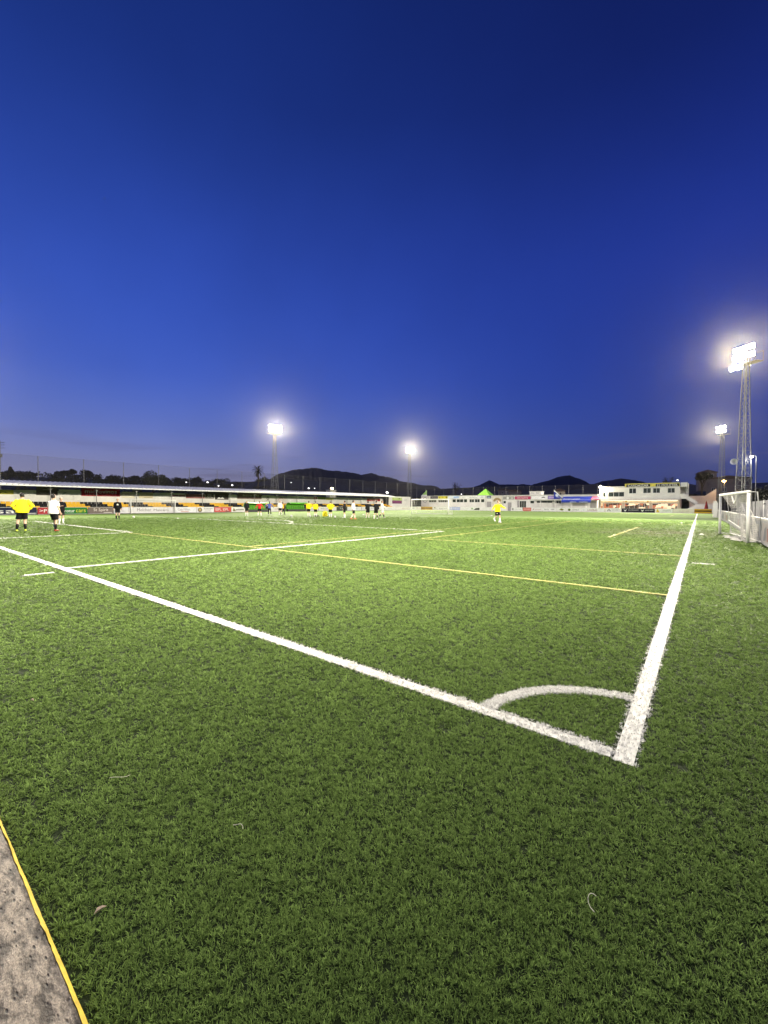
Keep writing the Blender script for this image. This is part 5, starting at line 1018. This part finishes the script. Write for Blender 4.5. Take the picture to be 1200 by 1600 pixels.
def person(label, x, y, face, top, shorts, *, arms=('down', 'down'), legs=('stand', 'stand'), socks=(.75, .75, .72), shoes=(.03, .03, .03), hair=(.008, .0065, .006), h=1.78, long_sleeve=True, trousers=False, lean=0.0, baggy=1.0, vox=.020, skin=None, logo=None, long_hair=False, z=0.03, shorts_mark=False, number=False):
    """face: direction the person looks, degrees, 0 = +y, counter-clockwise; local front is -y"""
    skin = skin or m_skin; s_ = h/1.80
    o = thing('person', label, 'person', (x, y, z), R(face)+math.pi, 'players and coaches on the pitch'); o.scale = (s_, s_, s_)
    def up(p):   # lean the upper body forwards about the hips
        p = Vector(p); q = p-Vector((0, 0, .95)); c_, n_ = math.cos(lean), math.sin(lean)
        return Vector((p.x, q.y*c_-q.z*n_, .95+q.z*c_+q.y*n_)) if p.z > .95 else p
    sides = [(1, arms[0], legs[0]), (-1, arms[1], legs[1])]
    J = {}
    for sg, a, l in sides:
        (ex, ey, ez), (wx_, wy_, wz) = ARMS[a]; (kx, ky, kz), (ax, ay, az_) = LEGS[l]
        J[sg] = dict(sh=up((sg*.185, .01, 1.43)), el=up((sg*ex, ey, ez)), wr=up((sg*wx_, wy_, wz)) , hip=Vector((sg*.085, 0, .90)), kn=Vector((sg*kx, ky, kz)), an=Vector((sg*ax, ay, az_)))
    def torso(mb, k=1.0, z0=.84, z1=1.50, n=12):
        rings = [(.84, .155, .115, 0), (.92, .165, .125, 0), (1.02, .150, .112, 0), (1.12, .150, .110, 0), (1.24, .170, .122, 0), (1.36, .182, .120, .005), (1.43, .165, .100, .01), (1.49, .085, .075, .01)]
        pts = [(up((0, y_, z_)), rx, ry) for z_, rx, ry, y_ in rings if z0-.001 <= z_ <= z1+.001]
        mb.tube([p for p, _, _ in pts], [(rx*k, ry*k) for _, rx, ry in pts], n)
    # body: one continuous skin
    B = MB(); torso(B)
    B.tube([up((0, .01, 1.46)), up((0, -.005, 1.57))], [.062, .056], 10)
    hd = [(1.535, .036, .048, -.035), (1.56, .055, .072, -.022), (1.60, .067, .088, -.012), (1.65, .073, .096, -.008), (1.70, .074, .098, -.004), (1.745, .066, .088, 0), (1.78, .042, .058, .004), (1.795, .012, .02, .004)]
    B.tube([up((0, y_, z_)) for z_, _, _, y_ in hd], [(a, b_) for _, a, b_, _ in hd], 12)
    B.tube([up((0, -.095, 1.675)), up((0, -.112, 1.645)), up((0, -.128, 1.625)), up((0, -.10, 1.61))], [.009, .012, .016, .012], 6)
    for sg in (-1, 1): B.ell(up((sg*.077, .008, 1.65)), (.012, .022, .034), 8, 5)
    B.tube([up((-.028, -.098, 1.583)), up((0, -.106, 1.583)), up((.028, -.098, 1.583))], .009, 5)
    for sg in (1, -1):
        j = J[sg]
        B.tube([j['sh'], j['sh'].lerp(j['el'], .5), j['el'], j['el'].lerp(j['wr'], .35), j['wr']], [.054, .048, .040, .040, .028], 9)
        B.tube([j['hip'], j['hip'].lerp(j['kn'], .45), j['kn'], j['kn'].lerp(j['an'], .35), j['an']], [.088, .080, .056, .056, .036], 10)
        hd_ = (j['wr']-j['el']).normalized(); j['hd'] = hd_
        B.tube([j['wr'], j['wr']+hd_*.05, j['wr']+hd_*.10], [(.026, .020), (.042, .017), (.040, .015)], 8)
    me = remesh(B, vox, skin)
    # hands: five separate curled fingers joined to the same mesh
    bm = bmesh.new(); bm.from_mesh(me); F = MB()
    for sg in (1, -1):
        j = J[sg]; hd_ = j['hd']; ref = Vector((0, 0, 1)) if abs(hd_.z) < .9 else Vector((0, 1, 0)); a = hd_.cross(ref).normalized(); pn = hd_.cross(a).normalized()
        for i, (off, L) in enumerate(((-.030, .072), (-.010, .080), (.011, .074), (.030, .058))):
            b0 = j['wr']+hd_*.092+a*off; b1 = b0+hd_*L*.5+pn*.008; b2 = b1+hd_*L*.32+pn*.030; F.tube([b0, b1, b2], [.0095, .009, .0075], 5)
        t0 = j['wr']+hd_*.03-a*.030; F.tube([t0, t0+hd_*.035-a*.022+pn*.01, t0+hd_*.068-a*.026+pn*.025], [.012, .011, .009], 5)
    tm = F.mesh('t', skin, True); bm.from_mesh(tm); bm.to_mesh(me); bm.free(); bpy.data.meshes.remove(tm)
    link('body', me, o)
    for sg in (-1, 1): MB().ell(up((sg*.030, -.0975, 1.66)), (.010, .008, .007), 6, 4).build('eye', mat('eye', (.02, .015, .012), .2), o)
    # shirt
    S_ = MB(); bg_ = 1.10*baggy
    pts = [(.86 if long_sleeve else .84, .175, .140), (.90, .188, .150), (1.0, .185, .148), (1.12, .180, .142), (1.24, .184, .142), (1.36, .190, .134), (1.44, .172, .112), (1.492, .090, .084)]
    S_.tube([up((0, 0, z_)) if z_ > .95 else Vector((0, 0, z_)) for z_, _, _ in pts], [(rx*(1+(bg_-1)*min(1, (1.5-z_)*2.5)), ry*(1+(bg_-1)*min(1, (1.5-z_)*2.5))) for z_, rx, ry in pts], 14)
    for sg in (1, -1):
        j = J[sg]
        if long_sleeve: S_.tube([j['sh']-Vector((sg*.02, 0, 0)), j['sh'].lerp(j['el'], .5), j['el'], j['el'].lerp(j['wr'], .5), j['el'].lerp(j['wr'], .95)], [.074*baggy, .068*baggy, .060*baggy, .056*baggy, .044], 10)
        else: S_.tube([j['sh']-Vector((sg*.02, 0, 0)), j['sh'].lerp(j['el'], .45), j['sh'].lerp(j['el'], .85)], [.074, .070, .072*baggy], 10)
    link('shirt', remesh(S_, vox, paint(top, .8), 2), o)
    # shorts or trousers
    T_ = MB(); T_.tube([(0, 0, .80), (0, 0, .88), (0, 0, .97), (0, 0, 1.02)], [(.165, .13), (.182, .145), (.172, .135), (.160, .125)], 12)
    for sg in (1, -1):
        j = J[sg]
        if trousers: T_.tube([j['hip'], j['hip'].lerp(j['kn'], .5), j['kn'], j['kn'].lerp(j['an'], .5), j['an']], [.104, .095, .075, .068, .058], 10)
        else: T_.tube([j['hip'], j['hip'].lerp(j['kn'], .4), j['hip'].lerp(j['kn'], .84)], [.108, .106, .108], 10)
    link('trousers' if trousers else 'shorts', remesh(T_, vox, paint(shorts, .8), 2), o)
    if shorts_mark: MB().box(-.13, -.07, -.125, -.118, .70, .76).build('shorts_badge', paint(WT), o)
    for i, sg in enumerate((1, -1)):
        j = J[sg]; sc_ = socks[i] if hasattr(socks[0], '__len__') else socks; sh_ = shoes[i] if hasattr(shoes[0], '__len__') else shoes
        if not trousers: MB().tube([j['an'].lerp(j['kn'], .62), j['an'].lerp(j['kn'], .4), j['an'].lerp(j['kn'], .1), j['an']], [.058, .061, .044, .043], 10).build('sock', paint(sc_, .9), o, smooth=True)
        tilt = j['an'].z-.085; a = j['an']
        MB().tube([a+Vector((0, .065, -.030)), a+Vector((0, .03, -.035)), a+Vector((sg*.008, -.07, -.045-tilt*.3)), a+Vector((sg*.014, -.15, -.055-tilt*.6)), a+Vector((sg*.014, -.20, -.060-tilt*.75))], [(.03, .035), (.042, .05), (.045, .038), (.046, .030), (.025, .018)], 10).build('shoe', paint(sh_, .4), o, smooth=True)
    H_ = MB(); H_.tube([up((0, y_+.022, z_)) for z_, _, _, y_ in hd[2:]] + [up((0, .022, 1.812))], [(a*1.10+.004, b_*.98) for _, a, b_, _ in hd[2:]] + [(.012, .016)], 12)
    if long_hair: H_.tube([up((0, .06, 1.72)), up((0, .09, 1.62)), up((0, .11, 1.48)), up((0, .10, 1.34))], [.06, .07, .06, .03], 8)
    link('hair', remesh(H_, .018, mat('hair_%d' % int(hair[0]*1000), hair, .6, .2, 30), 1), o)
    if logo: 
        lg = MB()
        if logo == 'chest': lg.add([(-.075, -.182, 1.20), (.075, -.182, 1.20), (.06, -.186, 1.27), (.02, -.186, 1.33), (-.03, -.186, 1.33), (-.06, -.186, 1.27)], [(0,1,2,3,4,5)])
        lg.build('shirt_print', paint((.6, .58, .5)), o)
    if number: MB().box(.235, .29, .02, .028, 1.16, 1.30).build('sleeve_badge', paint((.05, .05, .05)), o)
    return o
def look(x, y, tx_, ty_): return math.degrees(math.atan2(-(tx_-x), ty_-y))
YT = (.82, .70, .02); WTOP = (.80, .79, .76); BTOP = (.006, .006, .008); SH = (.006, .006, .007); WS = (.75, .74, .70); BS = (.006, .006, .007)
AWAY = lambda x, y: look(CAM.x, CAM.y, x, y); TOC = lambda x, y: look(x, y, CAM.x, CAM.y)
P_ = person
P_('nearest player from behind in a yellow sweatshirt with hands on hips', -25.96, 2.22, AWAY(-26, 2.2)+6, YT, SH, arms=('hips', 'hips'), legs=('wide', 'stand'), socks=BS, shoes=(.5, .6, .08), h=1.90, baggy=1.22, vox=.014, number=True)
P_('player from behind in a loose white t-shirt and black shorts', -24.9, 3.2, AWAY(-24.9, 3.2)-38, WTOP, SH, arms=('front', 'down'), legs=('stepf', 'stand'), socks=(WS, BS), shoes=((.75, .73, .7), (.25, .06, .03)), h=1.84, long_sleeve=False, baggy=1.16, vox=.014)
P_('player in black half hidden behind the white t-shirt', -33.7, 5.62, TOC(-33.8, 5.5)+10, BTOP, SH, arms=('front', 'down'), socks=WS, shoes=(.7, .7, .65), h=1.80)
P_('player all in black with a pale chest print beside a ball', -39.8, 11.05, TOC(-39.8, 11), BTOP, SH, arms=('down', 'down'), socks=BS, shoes=BS, h=1.84, logo='chest', baggy=1.08, vox=.018)
P_('player in a black jacket and shorts left of the red top', -42.8, 25.8, TOC(-42.8, 25.8), (.010, .011, .016), SH, socks=WS, shoes=(.7, .7, .68), h=1.80)
P_('player in a bright red top and black shorts', -41.8, 26.9, AWAY(-41.8, 26.9)+15, (.62, .03, .04), SH, arms=('wide', 'wide'), legs=('wide', 'wide'), socks=WS, shoes=(.7, .7, .68), h=1.74)
P_('coach in a blue jacket and black trousers with long dark hair', -43.4, 29.5, AWAY(-43.4, 29.5), (.10, .13, .42), (.006, .006, .007), arms=('wide', 'wide'), legs=('stand', 'wide'), trousers=True, shoes=(.75, .75, .72), h=1.78, long_hair=True)
P_('player in a white top and black shorts right of the blue jacket', -42.4, 30.4, TOC(-42.4, 30.4), WTOP, SH, legs=('wide', 'stand'), socks=WS, shoes=(.75, .75, .72), h=1.86)
P_('person in an orange bib and black trousers walking by the dugouts', -44.6, 32.6, AWAY(-44.6, 32.6)-80, (.70, .36, .04), (.006, .006, .007), arms=('out', 'back'), legs=('stepf', 'stepb'), trousers=True, shoes=BS, h=1.72)
P_('left one of the pair in yellow with an elbow out', -35.9, 29.5, AWAY(-35.9, 29.5)+10, YT, SH, arms=('down', 'hips'), socks=WS, shoes=(.7, .7, .68), h=1.80, baggy=1.1)
P_('right one of the pair in yellow beside the yellow kit bag', -34.4, 29.2, AWAY(-34.4, 29.2), YT, SH, arms=('down', 'down'), socks=WS, shoes=(.7, .7, .68), h=1.74, baggy=1.12)
P_('player in yellow standing alone between the pair and the dark vest', -31.6, 28.8, AWAY(-31.6, 28.8)+8, YT, SH, arms=('hips', 'hips'), socks=WS, shoes=(.7, .7, .68), h=1.78, baggy=1.14)
P_('player with a white bib over black sleeves facing left', -29.1, 28.4, AWAY(-29.1, 28.4)+75, (.010, .010, .012), SH, arms=('down', 'front'), socks=WS, shoes=(.72, .72, .7), h=1.80)
P_('player in a white top and orange shoes walking away', -25.4, 25.7, AWAY(-25.4, 25.7)-60, WTOP, (.012, .016, .013), arms=('down', 'back'), legs=('stepf', 'stepb'), socks=(.6, .52, .45), shoes=(.62, .16, .05), h=1.80)
P_('player in dark kit pointing to the right', -27.4, 30.2, AWAY(-27.4, 30.2)+20, (.011, .012, .014), SH, arms=('down', 'point'), legs=('wide', 'stand'), socks=(.5, .42, .35), shoes=(.75, .72, .7), h=1.78, shorts_mark=True)
P_('player in dark kit walking just left of a white top', -25.0, 28.6, AWAY(-25, 28.6)-10, (.011, .012, .014), SH, arms=('front', 'down'), legs=('wide', 'stand'), socks=(WS, BS), shoes=(.75, .75, .72), h=1.80)
P_('player in a white top and black socks striding right', -26.3, 31.2, AWAY(-26.3, 31.2)-80, WTOP, (.55, .55, .53), arms=('down', 'fwd'), legs=('stepf', 'stepb'), socks=BS, shoes=(.3, .28, .26), h=1.82, hair=(.16, .11, .06))
P_('player in yellow running with a ball on the right of the pitch', -12.6, 28.86, TOC(-12.6, 28.9)+28, YT, SH, arms=('out', 'wide'), legs=('stepf', 'runb'), socks=WS, shoes=(.75, .75, .72), h=1.80, lean=.12, baggy=1.14, shorts_mark=True)
P_('spectator whose dark head shows over the pale blue board', -53.1, 97.9, 180, (.03, .03, .04), SH, h=1.20, vox=.025, z=-.03)
# balls and training kit
ball_me = None
def ball(label, x, y):
    global ball_me
    if ball_me is None:
        bm = bmesh.new(); bmesh.ops.create_icosphere(bm, subdivisions=3, radius=.11); ball_me = bpy.data.meshes.new('ball'); bm.to_mesh(ball_me); bm.free()
        ball_me.materials.append(paint((.78, .77, .74), .35)); ball_me.materials.append(paint((.05, .05, .06), .35))
        ico = bmesh.new(); bmesh.ops.create_icosphere(ico, subdivisions=1, radius=1.0); dirs = [v.co.normalized() for v in ico.verts if len(v.link_edges) == 5]; ico.free()
        for p in ball_me.polygons: p.use_smooth = True; p.material_index = 1 if max(p.center.normalized().dot(d) for d in dirs) > .955 else 0
    o = link('football', ball_me, None, (x, y, .135), random.uniform(0, 6)); o.rotation_euler = (random.uniform(0, 3), random.uniform(0, 3), 0); tag(o, label, 'ball', 'footballs')
ball('football right of the player all in black', -42.2, 13.2); ball('football in front of the green dugouts', -35.35, 26.5); ball('football at the feet of the left yellow player of the pair', -33.1, 27.2)
ball('football right of the lone player in yellow', -29.8, 27.7); ball('football at the feet of the running player', -12.0, 27.85)
kb = thing('kit_bag', 'yellow kit bag standing on the turf beside the pair in yellow', 'bag', (-33.9, 30.2, .03), R(40))
bmx = MB().tube([(0, 0, 0), (0, 0, .08), (0, 0, .5), (0, 0, .62)], [(.24, .16), (.30, .2), (.27, .18), (.14, .08)], 10); bmx.build('bag', paint((.75, .62, .03), .7), kb, smooth=True)
MB().tube([(-.12, 0, .58), (-.08, 0, .78), (.08, 0, .78), (.12, 0, .58)], .018, 5).build('strap', paint((.6, .5, .03)), kb); MB().tube([(0, .17, .05), (0, .19, .5)], .05, 6).build('side_pocket', paint(BTOP), kb)
jk = thing('dropped_jacket', 'dark jacket dropped on the turf between the pair in yellow', 'jacket', (-35.1, 29.9, .03)); MB().ell((0, 0, .06), (.32, .22, .10), 10, 6).ell((.25, .1, .05), (.2, .1, .06), 8, 5).build('cloth', paint((.05, .04, .04), .9), jk, smooth=True)
def marker(label, x, y):
    MBo = MB().tube([(0, 0, .02), (0, 0, .03), (0, 0, .075)], [.10, .095, .035], 12); tag(MBo.build('marker_disc', paint((.75, .74, .66)), None, (x, y, .01), smooth=True), label, 'marker', 'training marker discs')
marker('flat white marker disc on the turf below the ball at left', -38.5, 15.6); marker('white marker disc on the turf near the right touchline', -.9, 38.6); marker('white marker disc on the worn turf by the side goal', .35, 22.6)
# ------------------------------------------------------------------ thin haze added to give the floodlights their halos
if HAZE > 0:
    hz = MB().box(-2200, 2200, -1200, 2600, -60, 190).build('haze', None); hz.data.materials.clear()
    m = bpy.data.materials.new('haze'); m.use_nodes = True; t = m.node_tree; t.nodes.clear()
    o_ = t.nodes.new('ShaderNodeOutputMaterial'); v = t.nodes.new('ShaderNodeVolumePrincipled'); v.inputs['Color'].default_value = (1, .91, .72, 1); v.inputs['Density'].default_value = HAZE; v.inputs['Anisotropy'].default_value = .94
    t.links.new(v.outputs[0], o_.inputs['Volume']); hz.data.materials.append(m); tag(hz, 'thin haze added over the pitch for the floodlight halos', 'haze', kind='stuff')
